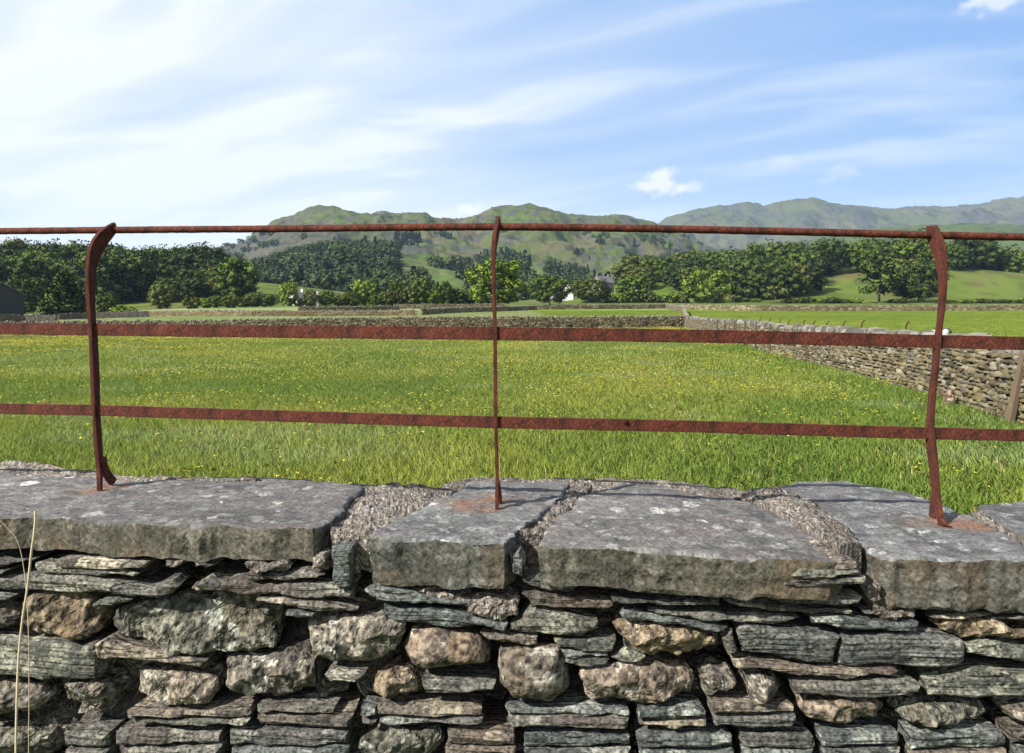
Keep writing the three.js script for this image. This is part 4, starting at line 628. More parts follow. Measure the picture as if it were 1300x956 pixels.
function wood(seed, n, region, keys, hMin, hMax, label, group, gap) {   // trees on the valley floor: region gives true where they may stand
  const r = rng(seed), put = []; let tries = 0;
  while (put.length < n && tries++ < 60000) {
    const [px, d] = region(r); if (px === null) continue; const x = (px - CX) / F * d, p = new V3(x, Hf(x, d), -d);
    if (put.some((q) => Math.hypot(q.x - p.x, q.z - p.z) < gap)) continue; put.push(p); const kd = ['woodA', 'woodB', 'woodC', 'woodB'][Math.floor(r() * 4)], key = keys[Math.floor(r() * keys.length)], h = lerp(hMin, hMax, r());
    tree(kd, key, p, h, 0.85 + r() * 0.4, (h > lerp(hMin, hMax, 0.6) ? 'tall ' : 'low ') + TONE[key] + ' ' + SHAPE[kd] + ' tree ' + label, 'tree', group, 'broadleaf_tree', r() * 6);
  }
}
wood(41, 120, (r) => { const px = -40 + r() * 345, d = 250 + r() * 130; if (px > 250 && d > 290 + (305 - px)) return [null]; if (px < 40 && d < 262) return [null]; return [px, d]; }, ['deep', 'dark', 'dark', 'mid', 'deep', 'olive', 'dark'], 8.5, 19, 'in the dense wood behind the slate roofed house', 'trees of the dense dark wood', 7.2);
wood(43, 62, (r) => { const px = 935 + r() * 390, d = 285 + r() * 150; if (px > 1040 && px < 1120 && d < 352) return [null]; if (px > 1195 && d < 350) return [null]; if (px < 1000 && d < 300) return [null]; return [px, d]; }, ['deep', 'dark', 'dark', 'mid', 'mid', 'dark', 'mid', 'dark', 'olive'], 12, 19, 'in the wood on the green bank', 'trees of the tall wood on the bank', 8.5);
wood(47, 44, (r) => { const px = 795 + r() * 145, d = 335 + r() * 110; if (px < 870 && d < 350) return [null]; return [px, d]; }, ['dark', 'mid', 'deep', 'mid', 'olive'], 11, 16, 'on the slope behind the bright dome shaped tree', 'trees on the slope behind the dome shaped tree', 7);
{ // woods far off on the hills, which read as one mass each, and scattered scrub
  const mass = (name, label, surf, p0, p1, n, seed, keep, hs, cols, conifer) => {
    const r = rng(seed), lists = { farA: [], farB: [], farC: [] }, cl = { farA: [], farB: [], farC: [] }; let tries = 0, got = 0;
    while (got < n && tries++ < 90000) { const px = lerp(p0, p1, r()), s = r(), p = surf(px, s), q = toPixel(p); if (!keep(q[0], q[1], p, r)) continue; got++; const h = lerp(hs[0], hs[1], r()), k = r() < conifer ? 'farC' : r() < 0.5 ? 'farA' : 'farB', w = h * (0.85 + r() * 0.4); lists[k].push(new THREE.Matrix4().compose(p.clone().setY(p.y - 0.6), new THREE.Quaternion().setFromAxisAngle(new V3(0, 1, 0), r() * 6.3), new V3(w, h * (k === 'farC' ? 1.35 : 1), w))); const c = cols[Math.floor(r() * cols.length)], t = 0.8 + r() * 0.4; cl[k].push(C3(c[0] * t, c[1] * t, c[2] * t)); }
    for (const k of Object.keys(lists)) if (lists[k].length) tag(scatter(name, KIND[k].crown, whiteLeaf, lists[k], null, cl[k]), label[k], 'woodland');
  };
  const whiteLeaf = leafMat(1, 1, 1), dk = [[0.030, 0.050, 0.016], [0.038, 0.062, 0.018], [0.027, 0.044, 0.018], [0.050, 0.068, 0.021]], md = [[0.040, 0.066, 0.02], [0.052, 0.08, 0.022], [0.034, 0.054, 0.022]];
  mass('woodland', { farA: 'mass of rounded trees covering the knoll below the heathery fell', farB: 'broad crowned woodland covering the knoll below the heathery fell', farC: 'pointed conifers among the woodland on the knoll' }, knoll, 262, 640, 760, 61, (px, py, p, r) => { if (px > 545 && py > 335) return r() < 0.06; if (px > 500 && py < 372) return fb2(px * 0.05, py * 0.07, 603, 3) > -0.02; return true; }, [6.5, 17], [...dk, [0.062, 0.084, 0.024], [0.026, 0.044, 0.022]], 0.06);
  mass('forest', { farA: 'hazy rounded trees on the lower slope behind the sycamore', farB: 'hazy broad trees on the lower slope behind the sycamore', farC: 'hazy conifers on the lower slope behind the sycamore' }, rise, 560, 915, 620, 63, (px, py, p, r) => { const f = fb2(px * 0.035, py * 0.05, 607, 3); if (px < 660) return py < 348 ? f > 0.08 : f > 0.24; return f > -0.3; }, [9, 15], md, 0.45);
  mass('hillside_trees', { farA: 'scattered dark scrub on the open fell', farB: 'scattered thickets on the open fell', farC: 'scattered dark conifers on the open fell' }, fell, 200, 960, 420, 67, (px, py, p, r) => { if (py < 296) return false; const f = fb2(px * 0.03, py * 0.08, 613, 4); if (px > 480 && px < 830 && py < 322) return f > 0.33; return f > (px < 330 ? -0.05 : 0.14) ; }, [7, 13], md, 0.1);
  { const r = rng(71), L = [], cl = []; for (let i = 0; i < 70; i++) { const an = r() * 6.283, rq = Math.sqrt(r()), px = 517 + Math.cos(an) * rq * 19, s = 0.405 + Math.sin(an) * rq * 0.05 + (px - 517) * 0.0006, p = fell(px, s), wd = 6 + r() * 6; L.push(new THREE.Matrix4().compose(p, new THREE.Quaternion(), new V3(wd, 8 + r() * 9, wd))); cl.push(C3(0.022, 0.034, 0.018)); } tag(scatter('plantation', KIND.farC.crown, whiteLeaf, L, null, cl), 'small square plantation of dark conifers on the fell above the knoll', 'plantation'); }
}

// ---------------------------------------------------------------- dry stone walls of the fields
const stoneVar = []; for (let k = 0; k < 8; k++) {
  const g0 = new THREE.BoxGeometry(1, 1, 1, 2, 2, 2), p = g0.attributes.position, r = rng(500 + k), jit = new Map();
  for (let i = 0; i < p.count; i++) { let v = new V3(p.getX(i), p.getY(i), p.getZ(i)); const key = v.toArray().map((a) => a.toFixed(1)).join(); if (!jit.has(key)) jit.set(key, [r() - 0.5, r() - 0.5, r() - 0.5]); const j = jit.get(key), l = v.length(); v.multiplyScalar(lerp(1, 0.62 / l, 0.55)); v.x += j[0] * 0.22; v.y += j[1] * 0.22; v.z += j[2] * 0.16; p.setXYZ(i, v.x, v.y, v.z); }
  g0.deleteAttribute('uv'); g0.deleteAttribute('normal'); stoneVar.push(toCreasedNormals(g0, 0.5));
}
const stoneTones = [[0.125, 0.105, 0.066], [0.095, 0.08, 0.05], [0.15, 0.132, 0.09], [0.07, 0.06, 0.04], [0.14, 0.122, 0.068], [0.115, 0.09, 0.05], [0.085, 0.08, 0.062], [0.18, 0.165, 0.125]].map((c) => C3(...c)), copeTones = [[0.15, 0.143, 0.12], [0.115, 0.108, 0.09], [0.19, 0.182, 0.16], [0.085, 0.08, 0.066]].map((c) => C3(...c));
const stoneMats = stoneTones.map((c) => new THREE.MeshPhysicalMaterial({ specularIntensity: 0.2, color: c, roughness: 1 })), copeMats = copeTones.map((c) => new THREE.MeshPhysicalMaterial({ specularIntensity: 0.2, color: c, roughness: 1 })), whiteStone = new THREE.MeshPhysicalMaterial({ specularIntensity: 0.2, roughness: 1 }), gapMat = new THREE.MeshStandardMaterial({ color: C3(0.14, 0.12, 0.082), roughness: 1, side: THREE.DoubleSide });
function walk(path, step) { const out = []; for (let i = 1; i < path.length; i++) { const a = path[i - 1], b = path[i], L = Math.hypot(b[0] - a[0], b[1] - a[1]), n = Math.max(1, Math.round(L / step)); for (let k = 0; k < n; k++) out.push([lerp(a[0], b[0], k / n), lerp(a[1], b[1], k / n)]); } out.push(path[path.length - 1]); return out; }
// path: x and forward distance; face +1 shows the side to the left of the way it runs. Stones near enough to tell apart are parts, the rest one mass.
function dryWall(path, h, label, { parts = 0, face = 1, size = 1, seed = 1, from = -1e9, tones = stoneTones, cope = copeTones, top = true, group } = {}) {
  const r = rng(seed), mid = path[Math.floor(path.length / 2)], o = thing('dry_stone_wall', label, 'wall', [mid[0], Hf(mid[0], mid[1]), -mid[1]], group);
  const loc = (x, y, d) => new V3(x - mid[0], y - o.position.y, -d + mid[1]);
  const line = walk(path, 0.5 * size), dir = (i) => { const a = line[Math.max(0, i - 1)], b = line[Math.min(line.length - 1, i + 1)], L = Math.hypot(b[0] - a[0], b[1] - a[1]); return [(b[0] - a[0]) / L, (b[1] - a[1]) / L]; };
  { const pos = [], idx = [], sec = [[0.23, -0.3], [0.15, h - 0.1], [-0.15, h - 0.1], [-0.23, -0.3]]; line.forEach(([x, d], i) => { const [tx, td] = dir(i), nx = -td * face, nd = tx * face; for (const [w, y] of sec) { const p = loc(x + nx * (w - 0.03), Hf(x, d) + y, d + nd * (w - 0.03)); pos.push(p.x, p.y, p.z); } });
    for (let i = 0; i + 1 < line.length; i++) for (let k = 0; k < 3; k++) { const a = i * 4 + k; idx.push(a, a + 1, a + 4, a + 1, a + 5, a + 4); } idx.push(0, 1, 2, 0, 2, 3); const e = (line.length - 1) * 4; idx.push(e, e + 2, e + 1, e, e + 3, e + 2);
    const g = new THREE.BufferGeometry(); g.setAttribute('position', new THREE.Float32BufferAttribute(pos, 3)); g.setIndex(idx); part('wall_core', toCreasedNormals(g, 0.5), gapMat, o); }
  const len = [0]; for (let i = 1; i < line.length; i++) len.push(len[i - 1] + Math.hypot(line[i][0] - line[i - 1][0], line[i][1] - line[i - 1][1]));
  const at = (s) => { let i = 1; while (i < len.length - 1 && len[i] < s) i++; const t = (s - len[i - 1]) / (len[i] - len[i - 1]); return [lerp(line[i - 1][0], line[i][0], t), lerp(line[i - 1][1], line[i][1], t), ...dir(i)]; };
  const all = [], total = len[len.length - 1], courses = Math.round((h - 0.12) / (0.092 * size));
  for (let c = 0; c < courses; c++) { const ch = (h - 0.12) / courses, y = (c + 0.5) * ch; for (let s = r() * 0.2; s < total;) { const w = size * lerp(0.11, 0.34, Math.pow(r(), 1.5)) * (1.15 - 0.35 * c / courses), [x, d, tx, td] = at(Math.min(s + w / 2, total)), wd = lerp(0.23, 0.15, y / h) + (r() - 0.5) * 0.05; s += w * 1.0; if (d < from) continue;
    const nx = -td * face, nd = tx * face, p = loc(x + nx * (wd - 0.09), Hf(x, d) + y + (r() - 0.5) * ch * 0.35, d + nd * (wd - 0.09));
    all.push([p, Math.atan2(td, tx), new V3(w * (0.9 + r() * 0.2), ch * (0.7 + r() * 0.75), 0.26), tones, d, (r() - 0.5) * 0.34]); } }
  if (top) for (let s = 0; s < total;) { const w = size * lerp(0.09, 0.26, r() * r()), [x, d, tx, td] = at(Math.min(s + w / 2, total)); s += w * 1.02; if (d < from) continue; const hh = lerp(0.08, 0.27, r()), off = (r() - 0.5) * 0.12; all.push([loc(x - td * off, Hf(x, d) + h - 0.10 + hh * 0.34, d + tx * off), Math.atan2(td, tx), new V3(w * 0.9, hh, lerp(0.2, 0.4, r())), cope, d, (r() - 0.5) * 0.9]); }
  all.sort((a, b) => a[4] - b[4]);
  const q = new THREE.Quaternion(), e = new THREE.Euler(), mats = stoneVar.map(() => []), cols = stoneVar.map(() => []);
  all.forEach(([p, yaw, sc, tn, d, roll], i) => { const k = Math.floor(r() * 8), ti = Math.floor(r() * tn.length); e.set((r() - 0.5) * 0.12, yaw + (r() - 0.5) * 0.12, roll, 'YXZ'); q.setFromEuler(e);
    if (i < parts) { const m = part('stone', stoneVar[k], (tn === cope && tn === copeTones ? copeMats : stoneMats)[ti], o); m.position.copy(p); m.quaternion.copy(q); m.scale.copy(sc); }
    else { mats[k].push(new THREE.Matrix4().compose(p, q, sc)); cols[k].push(tn[ti].clone().multiplyScalar(0.85 + r() * 0.3)); } });
  mats.forEach((m, k) => { if (m.length) scatter('stones', stoneVar[k], whiteStone, m, o, cols[k]); });
  return o;
}
const rightWall = dryWall(RIGHT, 1.08, 'tall tan dry stone wall running away along the edge of the buttercup meadow', { parts: 300, face: 1, seed: 3, from: 7.4, size: 0.82 });
const brownTones = [[0.15, 0.122, 0.064], [0.115, 0.095, 0.052], [0.20, 0.178, 0.122], [0.085, 0.07, 0.044]].map((c) => C3(...c)), greyC = [[0.16, 0.15, 0.11], [0.12, 0.11, 0.075]].map((c) => C3(...c));
dryWall(BACK, 1.15, 'brown dry stone wall with stakes closing the far end of the meadow', { face: -1, seed: 5, size: 1.15, tones: brownTones, cope: greyC });
const pxPath = (list) => list.map(([x, y]) => { const p = T(x, y); return [p.x, -p.z]; });
const far = { size: 3.2, tones: brownTones, cope: greyC };
dryWall([[16.7, 65.3], ...pxPath([[868, 396.5], [845, 391.5]])], 1.2, 'pale wall leading on from the corner of the meadow', { ...far, size: 2, face: 1, seed: 6, tones: stoneTones });
dryWall(pxPath([[864, 393], [960, 395], [1120, 394.6], [1300, 394.3], [1420, 394]]), 1.25, 'long thin wall across the bright pasture below the bank', { ...far, face: -1, seed: 7 });
dryWall(pxPath([[682, 393], [760, 392.4], [844, 391.7]]), 1.15, 'low brown wall at the back of the pale mown field', { ...far, face: -1, seed: 8 });
dryWall(pxPath([[165, 402], [320, 401.4], [480, 400.9], [526, 400.5]]), 0.9, 'reddish brown wall ending at a gateway in the pale field', { ...far, face: -1, seed: 9, tones: [[0.13, 0.095, 0.05], [0.105, 0.08, 0.045], [0.15, 0.12, 0.075]].map((c) => C3(...c)) });
dryWall(pxPath([[534, 399.8], [570, 397.6], [600, 396.4], [640, 395.2], [681, 393.3]]), 1.0, 'wall running from the gateway to the sycamore', { ...far, face: -1, seed: 10 });
dryWall(pxPath([[378, 395.6], [440, 395], [505, 393.6]]), 1.0, 'short wall behind the reddish brown one', { ...far, face: -1, seed: 11 });
dryWall(pxPath([[500, 392], [560, 391.6], [640, 391.2]]), 1.2, 'brown wall at the foot of the row of small trees', { ...far, face: -1, seed: 12 });
const darkT = { size: 2, tones: [[0.07, 0.064, 0.054], [0.09, 0.082, 0.068]].map((c) => C3(...c)), cope: [[0.085, 0.078, 0.064]].map((c) => C3(...c)) };
dryWall(pxPath([[-60, 410], [0, 410], [27, 409.6]]), 1.15, 'dark garden wall in front of the slate roofed house', { ...darkT, face: -1, seed: 13 });
dryWall(pxPath([[30, 409.5], [72, 409.5]]), 1.1, 'short dark wall beside the garden wall', { ...darkT, face: -1, seed: 14 });
dryWall(pxPath([[74, 406], [120, 404.6], [188, 402.6]]), 1.0, 'dark wall below the spruce and the bright green bush', { ...darkT, face: -1, seed: 15 });

// stakes, iron stubs, leaning post
const woodMat = new THREE.MeshStandardMaterial({ color: C3(0.06, 0.05, 0.036), roughness: 1 }), oldWood = new THREE.MeshStandardMaterial({ color: C3(0.085, 0.06, 0.036), roughness: 1 });
{ const g = new THREE.CylinderGeometry(0.035, 0.045, 1.22, 7, 3); g.translate(0, 0.58, 0); const q = g.attributes.position, rr = rng(8); for (let i = 0; i < q.count; i++) q.setX(i, q.getX(i) + Math.sin(q.getY(i) * 3) * 0.01);
  for (const px of [192, 246, 275, 326, 352, 380, 408, 436, 464, 492, 519, 548, 578, 606, 660, 688, 717, 745, 781, 815, 848]) {
    let d = 50; for (let i = 0; i < 12; i++) d = along(BACK, (px - CX) / F * d); const x = (px - CX) / F * (d - 0.5), o = new THREE.Mesh(g, woodMat); o.name = numbered('fence_stake'); tag(o, 'wooden stake standing against the brown wall at the far end of the meadow', 'stake', 'stakes along the brown wall'); o.position.set(x, Hf(x, d) - 0.05, -(d - 0.45)); o.rotation.z = (rr() - 0.5) * 0.06; scene.add(o);
  }
  const onRight = (px) => { for (let d = 8; d < 64.5; d += 0.05) { let x = 0; for (let i = 1; i < RIGHT.length; i++) if (d <= RIGHT[i][1]) { x = lerp(RIGHT[i - 1][0], RIGHT[i][0], (d - RIGHT[i - 1][1]) / (RIGHT[i][1] - RIGHT[i - 1][1])); break; } if (CX + F * x / d <= px) return [x, d]; } return [16, 64]; };
  for (const px of [921, 931, 944, 958, 973, 992]) { const [x, d] = onRight(px - 4), o = new THREE.Mesh(g, woodMat); o.name = numbered('fence_stake'); tag(o, 'wooden stake standing against the tall tan wall', 'stake', 'stakes along the tan wall'); o.position.set(x - 0.34, Hf(x, d) - 0.05, -d); o.rotation.z = -0.03; scene.add(o); }
  for (const px of [963, 975, 988, 999, 1018, 1031, 1047, 1068, 1091, 1147]) { const [x, d] = onRight(px), hs = 0.15 + 0.06 * rr(), c = new THREE.CatmullRomCurve3([new V3(0, -0.25, 0), new V3(0, 0.0, 0), new V3(0.01, hs * 0.5, 0), new V3(0.04, hs * 0.9, 0), new V3(0.08, hs * 1.1, 0)]), o = new THREE.Mesh(new THREE.TubeGeometry(c, 12, 0.016, 6), M.rust); o.name = numbered('iron_stub'); tag(o, 'short rusty iron hook curving up out of the tall tan wall', 'iron hook', 'iron hooks along the tan wall'); o.position.set(x + 0.05, Hf(x, d) + 1.14, -d); o.rotation.y = (rr() - 0.5) * 0.5; scene.add(o); }
}
{ const b = G(1281, 538, 0), t = P(1304, 432, -b.z - 0.02), L = b.distanceTo(t), g = new THREE.BoxGeometry(0.075, L, 0.09, 2, 8, 2); g.translate(0, L / 2, 0); const p = g.attributes.position; for (let i = 0; i < p.count; i++) { p.setX(i, p.getX(i) + fbm3(p.getX(i) * 20, p.getY(i) * 6, p.getZ(i) * 20, 3) * 0.02); p.setZ(i, p.getZ(i) + fbm3(p.getZ(i) * 20, p.getY(i) * 6, 4, 3) * 0.02); } g.computeVertexNormals();
  const o = thing('wooden_post', 'weathered wooden post leaning against the tall tan dry stone wall', 'post', [b.x - 0.04, -0.03, b.z + 0.05]); const m = part('shaft', g, oldWood, o); m.quaternion.setFromUnitVectors(new V3(0, 1, 0), t.clone().sub(b).normalize()); part('top_cap', new THREE.CylinderGeometry(0.03, 0.045, 0.03, 6), oldWood, o).position.copy(t.clone().sub(b)).add(new V3(0, 0.01, 0)); }
{ const b = G(1206, 517, 0), g = stoneGeo(roughPoly([[-0.09, 0], [0.08, 0], [0.07, 0.2], [0.03, 0.33], [-0.06, 0.3], [-0.1, 0.15]], 0.03, 0.01, 5), { cell: 0.02, depth: 0.1, round: 0.02, bulge: 0.02, amp: 0.012, freq: 10, seed: 5 }); const o = thing('leaning_stone', 'fallen flat stone leaning on the foot of the tall tan wall', 'stone', [b.x - 0.02, -0.03, b.z + 0.02]); const m = part('stone', g, S(rockC, rockB, 0.02, [0.9, 0.72, 0.6]), o); m.rotation.set(-0.1, -0.6, -0.12); }

// ---------------------------------------------------------------- houses
const wallWhite = new THREE.MeshStandardMaterial({ color: C3(0.62, 0.61, 0.58), roughness: 0.9 }), wallGrey = new THREE.MeshStandardMaterial({ color: C3(0.16, 0.15, 0.13), roughness: 1 }), wallShaded = new THREE.MeshStandardMaterial({ color: C3(0.035, 0.033, 0.032), roughness: 1 }), roofSlate = new THREE.MeshStandardMaterial({ color: C3(0.085, 0.085, 0.09), roughness: 0.8 }), glassMat = new THREE.MeshStandardMaterial({ color: C3(0.03, 0.04, 0.05), roughness: 0.15 }), frameWhite = new THREE.MeshStandardMaterial({ color: C3(0.5, 0.5, 0.5), roughness: 0.6 });  // the near-black house wall has its shade put into the base colour
function house(p, w, h, dep, roofH, yaw, mat, label, name = 'cottage') {
  const o = thing(name, label, 'house', p.toArray()); o.rotation.y = yaw;
  const gable = new THREE.Shape([new THREE.Vector2(-dep / 2, -1), new THREE.Vector2(dep / 2, -1), new THREE.Vector2(dep / 2, h), new THREE.Vector2(0, h + roofH), new THREE.Vector2(-dep / 2, h)]), g = new THREE.ExtrudeGeometry(gable, { depth: w, bevelEnabled: false }); g.translate(0, 0, -w / 2); g.rotateY(Math.PI / 2); part('wall', g, mat, o);
  const sl = Math.hypot(dep / 2, roofH) + 0.45, ang = Math.atan2(roofH, dep / 2), geos = []; for (const s of [-1, 1]) { const b = new THREE.BoxGeometry(w + 0.5, 0.16, sl); b.translate(0, 0.12, s * (sl / 2)); b.rotateX(s * ang); b.translate(0, h + roofH, 0); geos.push(b); } const roof = part('roof', mergeGeometries(geos), roofSlate, o);
  const ch = part('chimney', new THREE.BoxGeometry(0.7, 1.5, 0.7), mat, roof); ch.position.set(w * 0.42, h + roofH + 0.45, 0); const pot = part('chimney', new THREE.BoxGeometry(0.7, 1.4, 0.7), mat, roof); pot.position.set(-w * 0.42, h + roofH + 0.4, 0);
  for (const [x, y] of [[-0.3, 0.72], [0.3, 0.72], [-0.3, 0.28], [0.3, 0.28], [0, 0.72]]) { const f = part('window', new THREE.BoxGeometry(1.1, 1.3, 0.08), frameWhite, o); f.position.set(w * x, h * y, dep / 2 + 0.03); part('pane', new THREE.BoxGeometry(0.9, 1.1, 0.06), glassMat, f).position.z = 0.03; }
  const dr = part('door', new THREE.BoxGeometry(0.95, 2, 0.1), woodMat, o); dr.position.set(0, 1, dep / 2 + 0.03); return o;
}
const on = (surf, px, py) => { let best = null, bd = 1e9; for (let s = 0.02; s < 1; s += 0.004) { const p = surf(px, s), q = toPixel(p), e = Math.abs(q[1] - py); if (e < bd) { bd = e; best = p; } } return best; };
house(P(4, 402, 128).add(new V3(-5.0, 0.2, 0)), 13, 3.9, 8.6, 2.1, -0.32, wallShaded, 'stone house with walls coloured dark for shade and a low slate roof at the edge of the wood', 'stone_house');
house(T(355, 389.5).add(new V3(0, 0.6, -18)), 6.0, 2.6, 5.5, 1.9, 1.15, wallWhite, 'white gabled cottage among the row of small trees');
house(T(374, 389.5).add(new V3(0, 0.4, -18)), 4.6, 2.3, 4.5, 1.5, 0.2, wallWhite, 'low white outbuilding next to the gabled cottage', 'outbuilding');
house(T(482, 389).add(new V3(0, 0.4, -30)), 6, 3.2, 5, 1.7, 0.2, wallWhite, 'white walled house mostly hidden by the row of trees');
house(on(rise, 582, 346), 9, 4.0, 6.5, 2.6, 0.7, wallWhite, 'small white farmhouse high on the green pasture');
house(on(rise, 568, 345.5), 9, 3.4, 6, 2.4, 0.15, wallGrey, 'grey stone barn beside the white farmhouse on the pasture', 'barn');
house(T(724, 383).add(new V3(0, 1.2, -14)), 5.6, 4.2, 5.6, 3.2, 1.4, wallWhite, 'narrow white gabled cottage left of the olive green tree'.replace('left of', 'beside'));
house(T(711, 382).add(new V3(0, 2, -20)), 7, 4.4, 5.5, 2.4, 0.3, wallGrey, 'stone cottage just behind the narrow white gabled one');
house(T(776, 381).add(new V3(0, 5.2, -30)), 9, 4.2, 7, 3.2, 0.6, wallGrey, 'grey house with a steep slate roof above the bare mound');
house(T(826, 381).add(new V3(0, 4.0, -24)), 8, 2.2, 5, 1.4, 0.4, wallWhite, 'low pale house half hidden behind the shrubs of the mound');
house(on(knoll, 325, 362), 4.5, 7.5, 4.5, 3.2, 0.6, wallWhite, 'tall narrow white house among the trees at the foot of the knoll');

// ---------------------------------------------------------------- the sheep beyond the tan wall
{
  const N = 56, size = 0.85, mc = new MarchingCubes(N, new THREE.MeshBasicMaterial(), false, false, 60000), caps = [];
  const cap = (a, b, ra, rb, t) => caps.push([new V3(...a), new V3(...b), ra, rb, t]);
  cap([-0.30, 0.56, 0], [0.28, 0.58, 0], 0.235, 0.225, 0); cap([-0.36, 0.58, 0], [-0.2, 0.62, 0], 0.18, 0.2, 0); cap([0.28, 0.60, 0], [0.47, 0.76, 0], 0.15, 0.10, 0); cap([0.49, 0.82, 0], [0.66, 0.73, 0], 0.088, 0.05, 1);
  for (const s of [-1, 1]) { cap([0.48, 0.87, s * 0.05], [0.45, 0.86, s * 0.15], 0.026, 0.014, 1); cap([0.24, 0.46, s * 0.11], [0.25, 0.24, s * 0.11], 0.07, 0.036, 0); cap([0.25, 0.24, s * 0.11], [0.25, 0.0, s * 0.11], 0.033, 0.03, 1); cap([-0.28, 0.48, s * 0.12], [-0.23, 0.30, s * 0.12], 0.10, 0.05, 0); cap([-0.23, 0.30, s * 0.12], [-0.31, 0.21, s * 0.12], 0.045, 0.034, 0); cap([-0.31, 0.21, s * 0.12], [-0.29, 0.0, s * 0.12], 0.033, 0.03, 1); }
  cap([-0.5, 0.62, 0], [-0.54, 0.45, 0], 0.05, 0.03, 0);
  const pa = new V3(), ba = new V3(), q = new V3(), dOf = (c) => { pa.subVectors(q, c[0]); ba.subVectors(c[1], c[0]); const t = clamp(pa.dot(ba) / ba.lengthSq(), 0, 1); return pa.addScaledVector(ba, -t).length() - lerp(c[2], c[3], t); };
  for (let z = 0; z < N; z++) for (let y = 0; y < N; y++) for (let x = 0; x < N; x++) { q.set((x / (N / 2) - 1) * size, (y / (N / 2) - 1) * size + 0.5, (z / (N / 2) - 1) * size); let d = 9; for (const c of caps) { const e = dOf(c), k = 0.045, h = clamp(0.5 + 0.5 * (d - e) / k, 0, 1); d = lerp(d, e, h) - k * h * (1 - h); } d += fbm3(q.x * 22, q.y * 22, q.z * 22, 2) * 0.012; mc.field[x + y * N + z * N * N] = -d; }
  mc.isolation = 0; mc.update(); const n = mc.count, pos = mc.positionArray.slice(0, n * 3), nor = mc.normalArray.slice(0, n * 3), col = new Float32Array(n * 3);
  for (let i = 0; i < n; i++) { pos[i * 3] *= size; pos[i * 3 + 1] = pos[i * 3 + 1] * size + 0.5; pos[i * 3 + 2] *= size; q.set(pos[i * 3], pos[i * 3 + 1], pos[i * 3 + 2]); let b = 9, t = 0; for (const c of caps) { const e = dOf(c); if (e < b) { b = e; t = c[4]; } } const shadedRump = q.x < -0.38 ? 1 : 0; const c = t ? [0.035, 0.035, 0.038] : shadedRump ? [0.14, 0.14, 0.15] : [0.36, 0.345, 0.31]; col.set(c, i * 3); }  // grey hind end: shade on the white fleece, put into vertex colour
  const g = new THREE.BufferGeometry(); g.setAttribute('position', new THREE.BufferAttribute(pos, 3)); g.setAttribute('normal', new THREE.BufferAttribute(nor, 3)); g.setAttribute('color', new THREE.BufferAttribute(col, 3));
  const d = 30, x = (1190 - CX) / F * d, m = new THREE.Mesh(g, new THREE.MeshStandardMaterial({ vertexColors: true, roughness: 1, side: THREE.DoubleSide })); m.name = 'sheep'; m.position.set(x, Hf(x, d) - 0.02, -d); m.rotation.y = 0.15; m.scale.setScalar(1.0); scene.add(m); tag(m, 'white sheep with dark face standing behind the tall tan wall', 'sheep');
}

